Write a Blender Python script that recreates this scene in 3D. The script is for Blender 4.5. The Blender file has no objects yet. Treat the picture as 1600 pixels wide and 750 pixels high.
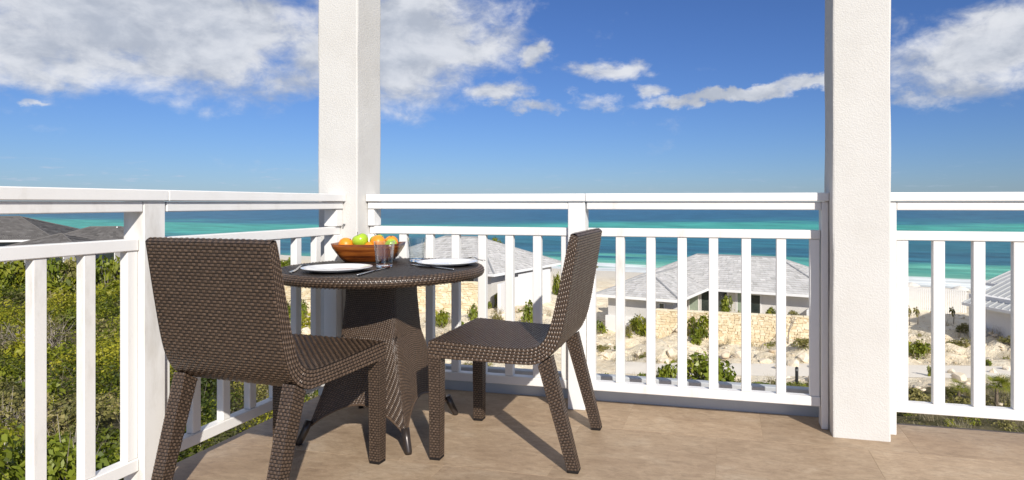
import bpy, math, random
import numpy as np
from mathutils import Vector, Matrix

random.seed(7)
RNG = np.random.default_rng(7)
SC = bpy.context.scene
COL = SC.collection
PI = math.pi

# ------------------------------------------------------------------ camera
YAW = 0.241                                   # camera looks a little left of the balcony's +Y axis
EYE = 1.02
cam = bpy.data.cameras.new("camera")
cam.sensor_width = 36.0
cam.lens = 22.5
cam.shift_x = -0.0556
cam.shift_y = -0.03625
cam.clip_start = 0.05
cam.clip_end = 60000.0
cam_ob = bpy.data.objects.new("camera", cam)
cam_ob.location = (0, 0, EYE)
cam_ob.rotation_euler = (PI / 2, 0, YAW)
COL.objects.link(cam_ob)
SC.camera = cam_ob

# ------------------------------------------------------------------ light, exposure
SUN_EL = math.radians(31.0)
SUN_AZ = math.radians(145.0)                  # clockwise from +Y: the sun stands behind the camera, to its right
sun = bpy.data.lights.new("sun", 'SUN')
sun.energy = 3.8
sun.angle = math.radians(0.8)
sun.color = (1.0, 0.95, 0.87)
sun_ob = bpy.data.objects.new("sun", sun)
to_sun = Vector((math.sin(SUN_AZ) * math.cos(SUN_EL), math.cos(SUN_AZ) * math.cos(SUN_EL), math.sin(SUN_EL)))
sun_ob.rotation_euler = (-to_sun).to_track_quat('-Z', 'Y').to_euler()
sun_ob.location = (3, -5, 6)
COL.objects.link(sun_ob)

SC.view_settings.view_transform = 'Standard'
SC.view_settings.look = 'None'
SC.view_settings.exposure = 0.48
SC.view_settings.gamma = 1.0

COSY, SINY = math.cos(YAW), math.sin(YAW)


def world_sky():
    w = bpy.data.worlds.new("World")
    SC.world = w
    w.use_nodes = True
    nt = w.node_tree
    nt.nodes.clear()
    N, L = nt.nodes.new, nt.links.new
    out = N('ShaderNodeOutputWorld')
    bg = N('ShaderNodeBackground')
    bg.inputs['Strength'].default_value = 0.13
    L(bg.outputs[0], out.inputs[0])
    sky = N('ShaderNodeTexSky')
    sky.sky_type = 'NISHITA'
    sky.sun_disc = False
    sky.sun_elevation = SUN_EL
    sky.sun_rotation = SUN_AZ
    sky.altitude = 0
    sky.air_density = 1.0
    sky.dust_density = 0.2
    sky.ozone_density = 3.0

    def math_(op, a, b=None, clamp=False):
        n = N('ShaderNodeMath'); n.operation = op; n.use_clamp = clamp
        for i, x in enumerate((a, b)):
            if x is None: continue
            if isinstance(x, (int, float)): n.inputs[i].default_value = x
            else: L(x, n.inputs[i])
        return n.outputs[0]

    def maprange(v, a, b, c=0.0, d=1.0, smooth=True):
        n = N('ShaderNodeMapRange'); n.interpolation_type = 'SMOOTHSTEP' if smooth else 'LINEAR'
        L(v, n.inputs[0])
        for i, x in enumerate((a, b, c, d)): n.inputs[1 + i].default_value = x
        return n.outputs[0]

    def mix(f, a, b, blend='MIX'):
        n = N('ShaderNodeMix'); n.data_type = 'RGBA'; n.blend_type = blend
        for s, x in ((0, f), (6, a), (7, b)):
            if isinstance(x, (int, float)): n.inputs[s].default_value = x
            elif isinstance(x, tuple): n.inputs[s].default_value = (*x, 1.0)
            else: L(x, n.inputs[s])
        return n.outputs[2]

    tc = N('ShaderNodeTexCoord')
    sep = N('ShaderNodeSeparateXYZ'); L(tc.outputs['Generated'], sep.inputs[0])
    # azimuth measured from the balcony's view axis, and elevation, both in radians
    az = math_('ADD', math_('ARCTAN2', sep.outputs[0], sep.outputs[1]), YAW)
    el = math_('ARCSINE', sep.outputs[2])
    comb = N('ShaderNodeCombineXYZ'); L(az, comb.inputs[0]); L(el, comb.inputs[1])
    ae = comb.outputs[0]

    def noise(vec, scale, detail, rough, scl=(1, 1, 1), loc=(0, 0, 0), dist=0.0):
        mp = N('ShaderNodeMapping'); mp.inputs['Scale'].default_value = scl; mp.inputs['Location'].default_value = loc
        L(vec, mp.inputs[0])
        n = N('ShaderNodeTexNoise'); n.inputs['Scale'].default_value = scale
        n.inputs['Detail'].default_value = detail; n.inputs['Roughness'].default_value = rough
        n.inputs['Distortion'].default_value = dist
        L(mp.outputs[0], n.inputs['Vector'])
        return n.outputs[0]

    def P(px, py):
        a = math.atan((px - 889) / 1000.0)
        return a, math.atan((317 - py) / 1000.0 * math.cos(a))

    # cloud banks by bearing and height: centre, half-width, half-height (photo px), tilt, weight
    banks = [(200, 40, 480, 150, 0.0, 1.25), (430, 95, 150, 85, 0.0, .9), (655, 60, 170, 130, 0.12, 1.2), (600, 120, 90, 55, 0, .5),
             (60, 115, 240, 55, 0, .9), (330, 130, 180, 40, 0, .7), (750, 30, 95, 45, 0.25, .8),
             (838, 92, 42, 24, 0, .95), (962, 110, 66, 27, 0, 1.05), (1012, 143, 50, 22, 0, 1.05), (775, 150, 85, 24, 0, 1.0),
             (835, 174, 75, 16, 0, 1.05), (925, 160, 60, 20, 0, .95), (1150, 150, 180, 13, 0.09, 1.2), (1275, 134, 110, 15, .06, 1.1),
             (1520, 85, 230, 82, 0.12, 1.15), (1420, 148, 100, 20, 0, .8), (1590, 60, 120, 70, 0, .6), (40, 168, 40, 9, 0, .7)]
    def warp(sc, amt, seed):
        n = N('ShaderNodeTexNoise'); n.inputs['Scale'].default_value = sc; n.inputs['Detail'].default_value = 6; n.inputs['Roughness'].default_value = .6
        mp = N('ShaderNodeMapping'); mp.inputs['Location'].default_value = (seed, seed * .7, 0); mp.inputs['Scale'].default_value = (1, 1.5, 1)
        L(ae, mp.inputs[0]); L(mp.outputs[0], n.inputs['Vector'])
        a = N('ShaderNodeVectorMath'); a.operation = 'SUBTRACT'; L(n.outputs['Color'], a.inputs[0]); a.inputs[1].default_value = (.5, .5, .5)
        b = N('ShaderNodeVectorMath'); b.operation = 'MULTIPLY'; L(a.outputs[0], b.inputs[0]); b.inputs[1].default_value = (amt, amt * .55, 0)
        return b.outputs[0]
    wv = N('ShaderNodeVectorMath'); wv.operation = 'ADD'; L(ae, wv.inputs[0]); L(warp(7, .16, 2.3), wv.inputs[1])
    wv2 = N('ShaderNodeVectorMath'); wv2.operation = 'ADD'; L(wv.outputs[0], wv2.inputs[0]); L(warp(26, .05, 7.7), wv2.inputs[1])
    aew = wv2.outputs[0]
    acc = None
    for (px, py, hw, hh, tilt, wt) in banks:
        a0, e0 = P(px, py)
        k = math.cos(a0)
        mp = N('ShaderNodeMapping'); mp.vector_type = 'TEXTURE'
        mp.inputs['Location'].default_value = (a0, e0, 0)
        mp.inputs['Rotation'].default_value = (0, 0, tilt)
        mp.inputs['Scale'].default_value = (hw / 1000 * k * k, hh / 1000 * k, 1)
        L(aew, mp.inputs[0])
        ln = N('ShaderNodeVectorMath'); ln.operation = 'LENGTH'; L(mp.outputs[0], ln.inputs[0])
        v = maprange(ln.outputs['Value'], 0.1, 1.35, wt, 0.0)
        acc = v if acc is None else math_('MAXIMUM', acc, v)
    big = noise(ae, 5.5, 9, .58, (1, 1.7, 1), (3.1, .4, 0), .25)
    fine = noise(ae, 19, 10, .62, (1, 1.5, 1), (.7, 5.2, 0), .3)
    high = maprange(el, .36, .6, 0, .80)              # unseen near-full cloud added overhead to whiten and lift the fill light
    base = math_('MAXIMUM', acc, high)
    d = math_('ADD', base, math_('MULTIPLY', math_('SUBTRACT', big, .5), 1.9))
    d = math_('ADD', d, math_('MULTIPLY', math_('SUBTRACT', fine, .5), 1.05))
    cover = maprange(d, .26, 1.08)
    # thin ragged streaks low over the sea
    low = noise(ae, 26, 6, .6, (1, 6, 1), (9, 2, 0))
    lowband = math_('MULTIPLY', maprange(el, .005, .02), maprange(el, .065, .03))
    lowm = math_('MULTIPLY', math_('MULTIPLY', lowband, maprange(low, .55, .75)), math_('ADD', math_('MULTIPLY', maprange(az, -.1, -.5), .6), .25))
    # body tone of the clouds: brighter billows, greyer bellies
    sh = noise(ae, 8, 8, .6, (1, 1.9, 1), (3.1, .28, 0), .2)
    tone = math_('ADD', math_('MULTIPLY', math_('SUBTRACT', sh, .5), 2.0), math_('MULTIPLY', math_('SUBTRACT', fine, .5), 1.5))
    tone = maprange(tone, -.38, .50)
    thick = maprange(d, .75, 1.45)
    bright = mix(tone, (2.5, 2.7, 3.1), (4.7, 4.75, 4.9))
    cloud = mix(math_('MULTIPLY', thick, .35), bright, (3.0, 3.3, 3.8))
    # the clear sky: the sky texture, deepened a little towards the polarised blue of the photo
    hsv = N('ShaderNodeHueSaturation'); hsv.inputs['Saturation'].default_value = 1.0
    hsv.inputs['Hue'].default_value = 0.5
    hsv.inputs['Value'].default_value = 1.0
    L(sky.outputs[0], hsv.inputs['Color'])
    tint = mix(1.0, hsv.outputs[0], (0.230, 0.315, 0.505), 'MULTIPLY')
    c = mix(math_('MULTIPLY', lowm, .85), tint, (3.0, 3.4, 4.2))
    c = mix(math_('MULTIPLY', cover, .94), c, cloud)
    L(c, bg.inputs[0])


world_sky()


# ------------------------------------------------------------------ helpers
def C(x, d, z):
    """lateral x (right), depth d along the view axis, height z above the eye -> world point"""
    return (COSY * x - SINY * d, SINY * x + COSY * d, EYE + z)


def at(px, py, d):
    return C((px - 889) / 1000 * d, d, -(py - 317) / 1000 * d)


def link(o, parent=None):
    COL.objects.link(o)
    if parent is not None: o.parent = parent
    return o


def tag(o, label=None, cat=None, group=None, kind=None):
    if label: o['label'] = label
    if cat: o['category'] = cat
    if group: o['group'] = group
    if kind: o['kind'] = kind
    return o


def thing(name, label, cat, loc=(0, 0, 0), rz=0.0, group=None, scale=None):
    o = bpy.data.objects.new(name, None)
    o.empty_display_size = .1
    o.location = loc; o.rotation_euler = (0, 0, rz)
    if scale: o.scale = scale
    link(o)
    return tag(o, label, cat, group)


def copy_tree(o, parent=None):
    c = o.copy(); COL.objects.link(c)
    if parent is not None: c.parent = parent
    for ch in list(o.children): copy_tree(ch, c)
    return c


class MB:
    """collects vertices and faces, each face with a tone, then links them as ONE mesh object"""
    def __init__(s): s.v = []; s.f = []; s.t = []; s.n = 0

    def add(s, vs, fs, tone=None):
        b = s.n
        s.v.extend([tuple(map(float, p)) for p in vs]); s.n += len(vs)
        s.f.extend([tuple(i + b for i in f) for f in fs])
        if tone is None: s.t.extend([.5] * len(fs))
        elif isinstance(tone, (int, float)): s.t.extend([float(tone)] * len(fs))
        else: s.t.extend([float(q) for q in tone])

    def box(s, x0, x1, y0, y1, z0, z1, bev=0.0, tone=None, M=None):
        if bev <= 0:
            v = [(x, y, z) for z in (z0, z1) for y in (y0, y1) for x in (x0, x1)]
            f = [(0, 2, 3, 1), (4, 5, 7, 6), (0, 1, 5, 4), (2, 6, 7, 3), (0, 4, 6, 2), (1, 3, 7, 5)]
        else:
            b = min(bev, (x1 - x0) / 2.5, (y1 - y0) / 2.5, (z1 - z0) / 2.5)
            v = []
            X, Y, Z = (x0, x1), (y0, y1), (z0, z1)
            idx = {}
            for i in range(2):
                for j in range(2):
                    for k in range(2):
                        sx, sy, sz = (1 - 2 * i) * b, (1 - 2 * j) * b, (1 - 2 * k) * b
                        idx[i, j, k, 0] = len(v); v.append((X[i], Y[j] + sy, Z[k] + sz))
                        idx[i, j, k, 1] = len(v); v.append((X[i] + sx, Y[j], Z[k] + sz))
                        idx[i, j, k, 2] = len(v); v.append((X[i] + sx, Y[j] + sy, Z[k]))
            f = []
            f += [(idx[0, 0, 0, 0], idx[0, 0, 1, 0], idx[0, 1, 1, 0], idx[0, 1, 0, 0]), (idx[1, 0, 0, 0], idx[1, 1, 0, 0], idx[1, 1, 1, 0], idx[1, 0, 1, 0])]
            f += [(idx[0, 0, 0, 1], idx[1, 0, 0, 1], idx[1, 0, 1, 1], idx[0, 0, 1, 1]), (idx[0, 1, 0, 1], idx[0, 1, 1, 1], idx[1, 1, 1, 1], idx[1, 1, 0, 1])]
            f += [(idx[0, 0, 0, 2], idx[0, 1, 0, 2], idx[1, 1, 0, 2], idx[1, 0, 0, 2]), (idx[0, 0, 1, 2], idx[1, 0, 1, 2], idx[1, 1, 1, 2], idx[0, 1, 1, 2])]
            for i in range(2):
                for j in range(2):
                    f.append((idx[i, j, 0, 0], idx[i, j, 1, 0], idx[i, j, 1, 1], idx[i, j, 0, 1]))
            for i in range(2):
                for k in range(2):
                    f.append((idx[i, 0, k, 0], idx[i, 0, k, 2], idx[i, 1, k, 2], idx[i, 1, k, 0]))
            for j in range(2):
                for k in range(2):
                    f.append((idx[0, j, k, 1], idx[0, j, k, 2], idx[1, j, k, 2], idx[1, j, k, 1]))
            for i in range(2):
                for j in range(2):
                    for k in range(2):
                        f.append((idx[i, j, k, 0], idx[i, j, k, 1], idx[i, j, k, 2]))
        if M is not None: v = [tuple(M @ Vector(p)) for p in v]
        s.add(v, f, tone)

    def tube(s, pts, rads, n=8, cap=True, tone=None):
        pts = [Vector(p) for p in pts]
        rings = []
        for i, p in enumerate(pts):
            d = (pts[min(i + 1, len(pts) - 1)] - pts[max(i - 1, 0)]).normalized()
            a = d.cross(Vector((.31, .2, .93)) if abs(d.z) < .9 else Vector((1, 0, 0))).normalized()
            b = d.cross(a)
            rings.append([p + rads[i] * (math.cos(2 * PI * k / n) * a + math.sin(2 * PI * k / n) * b) for k in range(n)])
        s.loft(rings, True, cap, tone)

    def loft(s, rings, closed=True, cap=True, tone=None):
        n = len(rings[0]); v = [p for r in rings for p in r]; f = []
        for i in range(len(rings) - 1):
            for k in range(n if closed else n - 1):
                k2 = (k + 1) % n
                f.append((i * n + k, i * n + k2, (i + 1) * n + k2, (i + 1) * n + k))
        if cap:
            f.append(tuple(reversed(range(n)))); f.append(tuple((len(rings) - 1) * n + k for k in range(n)))
        s.add(v, f, tone)

    def lathe(s, prof, n=32, c=(0, 0, 0), tone=None):
        rings = [[(c[0] + r * math.cos(2 * PI * k / n), c[1] + r * math.sin(2 * PI * k / n), c[2] + z) for k in range(n)] for r, z in prof]
        s.loft(rings, True, False, tone)

    def build(s, name, mat, parent=None, smooth=False, kind=None, fix=True):
        me = bpy.data.meshes.new(name)
        me.from_pydata(s.v, [], s.f)
        if fix:
            import bmesh
            bm = bmesh.new(); bm.from_mesh(me)
            bmesh.ops.recalc_face_normals(bm, faces=bm.faces)
            bm.to_mesh(me); bm.free()
        at_ = me.attributes.new('tone', 'FLOAT', 'FACE')
        at_.data.foreach_set('value', s.t)
        if smooth: me.polygons.foreach_set('use_smooth', [True] * len(me.polygons))
        me.materials.append(mat)
        o = bpy.data.objects.new(name, me)
        if kind: o['kind'] = kind
        return link(o, parent)


def fast_mesh(name, V, F, tones, mat, smooth=False):
    """V (n,3), F (m,4) quads as arrays -> mesh"""
    me = bpy.data.meshes.new(name)
    V = np.ascontiguousarray(V, np.float32); F = np.ascontiguousarray(F, np.int32)
    m, k = F.shape
    me.vertices.add(len(V)); me.vertices.foreach_set('co', V.ravel())
    me.loops.add(m * k); me.loops.foreach_set('vertex_index', F.ravel())
    me.polygons.add(m); me.polygons.foreach_set('loop_start', np.arange(0, m * k, k, dtype=np.int32))
    try: me.polygons.foreach_set('loop_total', np.full(m, k, np.int32))
    except Exception: pass
    if smooth: me.polygons.foreach_set('use_smooth', np.ones(m, bool))
    a = me.attributes.new('tone', 'FLOAT', 'FACE'); a.data.foreach_set('value', np.ascontiguousarray(tones, np.float32))
    me.update(calc_edges=True); me.validate()
    me.materials.append(mat)
    return me


def mesh_ob(name, me, parent=None):
    return link(bpy.data.objects.new(name, me), parent)


# ------------------------------------------------------------------ materials
def material(name, cols, rough=.6, spec=.4, tone=True, noise=None, bump=None, trans=0.0, metal=0.0, coords='Object', objrand=0.0):
    """cols: list of colours ramped by the piece's own tone (or by noise); noise=(scale, amount, [stretch]); bump=(scale, strength, dist)"""
    m = bpy.data.materials.new(name); m.use_nodes = True
    nt = m.node_tree; N, L = nt.nodes.new, nt.links.new
    b = nt.nodes['Principled BSDF']
    b.inputs['Roughness'].default_value = rough
    b.inputs['Specular IOR Level'].default_value = spec
    b.inputs['Metallic'].default_value = metal
    tc = N('ShaderNodeTexCoord')
    val = None
    if tone:
        a = N('ShaderNodeAttribute'); a.attribute_name = 'tone'; val = a.outputs['Fac']
    if objrand:
        oi = N('ShaderNodeObjectInfo')
        mm = N('ShaderNodeMath'); mm.operation = 'MULTIPLY_ADD'; L(oi.outputs['Random'], mm.inputs[0])
        mm.inputs[1].default_value = objrand
        if val is None: mm.inputs[2].default_value = .5 - objrand / 2
        else:
            m2 = N('ShaderNodeMath'); m2.operation = 'ADD'; L(val, m2.inputs[0]); m2.inputs[1].default_value = -objrand / 2
            L(m2.outputs[0], mm.inputs[2])
        val = mm.outputs[0]
    if noise:
        mp = N('ShaderNodeMapping')
        if len(noise) > 2: mp.inputs['Scale'].default_value = noise[2]
        L(tc.outputs[coords], mp.inputs[0])
        n = N('ShaderNodeTexNoise'); n.inputs['Scale'].default_value = noise[0]; n.inputs['Detail'].default_value = 7
        n.inputs['Roughness'].default_value = .62
        L(mp.outputs[0], n.inputs['Vector'])
        s = N('ShaderNodeMath'); s.operation = 'SUBTRACT'; L(n.outputs[0], s.inputs[0]); s.inputs[1].default_value = .5
        q = N('ShaderNodeMath'); q.operation = 'MULTIPLY_ADD'; L(s.outputs[0], q.inputs[0]); q.inputs[1].default_value = noise[1]
        if val is None: q.inputs[2].default_value = .5
        else: L(val, q.inputs[2])
        val = q.outputs[0]
    r = N('ShaderNodeValToRGB')
    els = r.color_ramp.elements
    while len(els) < len(cols): els.new(.5)
    if len(cols) == 1: els.remove(els[1])
    for i, c in enumerate(cols):
        els[i].position = i / max(1, len(cols) - 1); els[i].color = (*c, 1)
    if val is not None: L(val, r.inputs[0])
    L(r.outputs[0], b.inputs['Base Color'])
    if bump:
        n2 = N('ShaderNodeTexNoise'); n2.inputs['Scale'].default_value = bump[0]; n2.inputs['Detail'].default_value = 5
        mp2 = N('ShaderNodeMapping'); L(tc.outputs[coords], mp2.inputs[0])
        if len(bump) > 3: mp2.inputs['Scale'].default_value = bump[3]
        L(mp2.outputs[0], n2.inputs['Vector'])
        bp = N('ShaderNodeBump'); bp.inputs['Strength'].default_value = bump[1]; bp.inputs['Distance'].default_value = bump[2]
        L(n2.outputs[0], bp.inputs['Height']); L(bp.outputs[0], b.inputs['Normal'])
    if trans:
        t = N('ShaderNodeBsdfTranslucent'); L(r.outputs[0], t.inputs['Color'])
        mx = N('ShaderNodeMixShader'); mx.inputs[0].default_value = trans
        L(b.outputs[0], mx.inputs[1]); L(t.outputs[0], mx.inputs[2])
        L(mx.outputs[0], nt.nodes['Material Output'].inputs[0])
    return m


M = {}
M['paint'] = material('white_paint', [(.50, .46, .40), (.77, .75, .72), (.80, .785, .76), (.83, .82, .80)], .42, .4, noise=(11, .95, (1, 1, .3)), bump=(60, .12, .002, (1, 1, .12)), objrand=.35)
M['stucco'] = material('stucco', [(.54, .515, .475), (.62, .60, .565), (.66, .645, .615)], .85, .2, tone=False, noise=(5, .9), bump=(170, .5, .004))
M['kerb'] = material('kerb_paint', [(.36, .38, .40), (.44, .46, .48), (.50, .52, .54)], .5, .4, tone=False, noise=(7, .8))
M['slab'] = material('grout', [(.33, .24, .165), (.42, .32, .22)], .9, .1, tone=False, noise=(12, 1))
M['tile'] = None if True else material('travertine', [(.20, .145, .10), (.31, .235, .17), (.40, .315, .24), (.50, .42, .34)], .55, .35, tone=False, noise=(3.2, 1.35, (1, 1.6, 1)), bump=(70, .22, .003), coords='Generated', objrand=.22)
M['strand'] = material('wicker_strand', [(.026, .017, .012), (.088, .057, .038), (.185, .125, .083)], .32, .6)
M['strand_dark'] = material('wicker_strand_dark', [(.020, .015, .012), (.034, .026, .021), (.055, .042, .033)], .42, .5)
M['core'] = material('wicker_core', [(.012, .009, .008)], .7, .3, tone=False)
M['peg'] = material('bronze_peg', [(.045, .035, .03)], .3, .6, tone=False, metal=.3)
M['plate'] = material('glazed_china', [(.82, .82, .83)], .12, .5, tone=False)
M['steel'] = material('cutlery_steel', [(.62, .61, .59)], .18, .5, tone=False, metal=1.0)
M['wood'] = material('bowl_wood', [(.035, .008, .002), (.13, .032, .006), (.26, .075, .012), (.36, .13, .025)], .25, .5, tone=False, noise=(4, 2.8, (1.0, 1.0, 13.0)))
M['orange'] = material('orange_peel', [(.80, .23, .010), (.92, .33, .02)], .38, .5, noise=(20, .7), bump=(240, .4, .002))
M['apple'] = material('apple_skin', [(.20, .33, .010), (.36, .52, .03), (.52, .62, .07)], .22, .55, noise=(14, .9))
M['stem'] = material('fruit_stem', [(.06, .04, .02)], .7, .2, tone=False)
M['shingle'] = material('cedar_shingle', [(.38, .37, .35), (.54, .525, .505), (.68, .66, .635)], .85, .2)
M['shingle_dark'] = material('weathered_shingle', [(.085, .080, .076), (.140, .131, .124), (.20, .188, .178)], .85, .2)
M['ridge_cap'] = material('ridge_cap', [(.30, .30, .30)], .8, .2, tone=False)
M['render_wall'] = material('rendered_wall', [(.55, .53, .50), (.64, .62, .59)], .85, .2, tone=False, noise=(1.5, 1))
M['grey_wall'] = material('grey_rendered_wall', [(.26, .25, .24), (.34, .33, .32)], .9, .2, tone=False, noise=(1.5, 1))
M['white_wall'] = material('white_wall', [(.74, .72, .69), (.80, .79, .77)], .8, .2, tone=False, noise=(1.2, 1))
M['fascia'] = material('fascia_paint', [(.78, .775, .76)], .6, .3, tone=False)
M['metal_roof'] = material('standing_seam', [(.40, .405, .40), (.47, .475, .47)], .45, .5, tone=False, noise=(2, 1))
M['glass_dark'] = material('window_glass', [(.02, .028, .026), (.06, .075, .065)], .05, .6, tone=False, noise=(1.1, 2.5))
M['curtain'] = material('pale_green_curtain', [(.22, .27, .20), (.34, .39, .31)], .8, .2, tone=False, noise=(6, 1.5, (6, 6, .3)))
M['blind'] = material('pale_blind', [(.48, .46, .41), (.58, .56, .50)], .8, .2, tone=False, noise=(5, 1.2, (.3, .3, 8)))
M['frame'] = material('window_frame', [(.70, .69, .66)], .5, .3, tone=False)
M['stone'] = material('yellow_limestone', [(.60, .48, .30), (.68, .56, .37), (.72, .61, .42), (.78, .69, .52)], .9, .15, noise=(6, .7))
M['mortar'] = material('mortar', [(.68, .57, .40)], .95, .1, tone=False)
M['rock'] = material('pale_rock', [(.50, .38, .25), (.70, .59, .44), (.80, .73, .61)], .92, .15, noise=(3, .9), bump=(9, .6, .05))
M['sand_path'] = material('crushed_stone', [(.74, .67, .56), (.80, .74, .64)], .95, .1, tone=False, noise=(1.3, 1.2), bump=(14, .4, .02))
M['leaf'] = material('leaf_green', [(.040, .058, .006), (.128, .158, .012), (.255, .272, .018), (.40, .37, .030)], .5, .35, trans=.35)
M['leaf_olive'] = material('leaf_olive', [(.085, .085, .028), (.165, .16, .042), (.26, .23, .068), (.35, .30, .12)], .6, .3, trans=.25)
M['leaf_bright'] = material('leaf_bright', [(.085, .120, .012), (.180, .225, .020), (.29, .32, .035), (.40, .39, .055)], .4, .4, trans=.35)
M['leaf_rust'] = material('leaf_rust', [(.14, .05, .025), (.24, .09, .045)], .6, .3, trans=.25)
M['twig'] = material('dry_twig', [(.15, .12, .095), (.29, .245, .20), (.44, .39, .33)], .9, .1)
M['straw'] = material('dry_straw', [(.22, .18, .10), (.36, .30, .18), (.46, .41, .28)], .8, .2, trans=.2)
M['bark'] = material('bark', [(.16, .12, .085), (.24, .19, .14)], .9, .1, tone=False, noise=(14, 1.4))
M['post_black'] = material('bollard_black', [(.02, .02, .02)], .5, .4, tone=False)
M['blue'] = material('blue_paint', [(.01, .07, .55)], .5, .4, tone=False)
M['grey_metal'] = material('grey_metal', [(.16, .16, .16)], .5, .5, tone=False)
M['umbrella'] = material('parasol_cloth', [(.66, .62, .55)], .8, .2, tone=False)


def glass_material(name, thin):
    m = bpy.data.materials.new(name); m.use_nodes = True
    nt = m.node_tree; b = nt.nodes['Principled BSDF']
    if not thin:
        b.inputs['Base Color'].default_value = (1, 1, 1, 1); b.inputs['Roughness'].default_value = 0.0
        b.inputs['IOR'].default_value = 1.45; b.inputs['Transmission Weight'].default_value = 1.0
        return m
    N, L = nt.nodes.new, nt.links.new
    nt.nodes.remove(b)
    lw = N('ShaderNodeLayerWeight'); lw.inputs['Blend'].default_value = .5
    pw = N('ShaderNodeMath'); pw.operation = 'POWER'; L(lw.outputs['Facing'], pw.inputs[0]); pw.inputs[1].default_value = 3.0
    f = N('ShaderNodeMath'); f.operation = 'MULTIPLY_ADD'; L(pw.outputs[0], f.inputs[0]); f.inputs[1].default_value = .75; f.inputs[2].default_value = .05
    t = N('ShaderNodeBsdfTransparent'); t.inputs['Color'].default_value = (.93, .95, .95, 1)
    g = N('ShaderNodeBsdfGlossy'); g.inputs['Roughness'].default_value = .02; g.inputs['Color'].default_value = (.95, .95, .95, 1)
    x = N('ShaderNodeMixShader'); L(f.outputs[0], x.inputs[0]); L(t.outputs[0], x.inputs[1]); L(g.outputs[0], x.inputs[2])
    L(x.outputs[0], nt.nodes['Material Output'].inputs[0])
    return m


M['glass'] = glass_material('clear_glass', True)
M['glass_solid'] = glass_material('solid_glass', False)



def travertine():
    m = bpy.data.materials.new('travertine'); m.use_nodes = True
    nt = m.node_tree; N, L = nt.nodes.new, nt.links.new
    b = nt.nodes['Principled BSDF']; b.inputs['Specular IOR Level'].default_value = .35
    tc = N('ShaderNodeTexCoord'); oi = N('ShaderNodeObjectInfo')
    off = N('ShaderNodeVectorMath'); off.operation = 'MULTIPLY_ADD'
    cmb = N('ShaderNodeCombineXYZ'); L(oi.outputs['Random'], cmb.inputs[2]); L(cmb.outputs[0], off.inputs[0]); off.inputs[1].default_value = (0, 0, 3); L(tc.outputs['Object'], off.inputs[2])

    def noise(scale, det, rough, stretch=(1, 1, 1), dist=0):
        mp = N('ShaderNodeMapping'); mp.inputs['Scale'].default_value = stretch; L(off.outputs[0], mp.inputs[0])
        n = N('ShaderNodeTexNoise'); n.inputs['Scale'].default_value = scale; n.inputs['Detail'].default_value = det; n.inputs['Roughness'].default_value = rough; n.inputs['Distortion'].default_value = dist
        L(mp.outputs[0], n.inputs['Vector']); return n.outputs[0]

    def ramp(v, stops):
        r = N('ShaderNodeValToRGB'); e = r.color_ramp.elements
        while len(e) < len(stops): e.new(.5)
        for i, (p, c) in enumerate(stops): e[i].position = p; e[i].color = (*c, 1)
        L(v, r.inputs[0]); return r.outputs[0]
    big = noise(2.6, 9, .66, (1, 1.5, 1), .6)
    vein = noise(17, 8, .7, (1, 2.4, 1), .8)
    fleck = noise(95, 3, .6, (1, 1.6, 1))
    c1 = ramp(big, [(.26, (.275, .193, .122)), (.44, (.340, .243, .157)), (.56, (.375, .274, .180)), (.74, (.440, .342, .242))])
    c2 = ramp(vein, [(.30, (.74, .72, .70)), (.5, (1, 1, 1)), (.72, (1.22, 1.24, 1.28))])
    c3 = ramp(fleck, [(.28, (.80, .78, .76)), (.42, (1, 1, 1)), (.64, (1, 1, 1)), (.78, (1.30, 1.32, 1.36))])
    def mul(a, b_):
        x = N('ShaderNodeMix'); x.data_type = 'RGBA'; x.blend_type = 'MULTIPLY'; x.inputs[0].default_value = 1; L(a, x.inputs[6]); L(b_, x.inputs[7]); return x.outputs[2]
    tr = N('ShaderNodeMapRange'); L(oi.outputs['Random'], tr.inputs[0]); tr.inputs[3].default_value = .98; tr.inputs[4].default_value = 1.14
    cc = N('ShaderNodeCombineColor')
    for i in range(3): L(tr.outputs[0], cc.inputs[i])
    L(mul(mul(mul(c1, c2), c3), cc.outputs[0]), b.inputs['Base Color'])
    rg = N('ShaderNodeMapRange'); L(vein, rg.inputs[0]); rg.inputs[3].default_value = .42; rg.inputs[4].default_value = .72; L(rg.outputs[0], b.inputs['Roughness'])
    bp = N('ShaderNodeBump'); bp.inputs['Strength'].default_value = .35; bp.inputs['Distance'].default_value = .0025
    L(fleck, bp.inputs['Height']); L(bp.outputs[0], b.inputs['Normal'])
    return m


M['tile'] = travertine()


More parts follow.
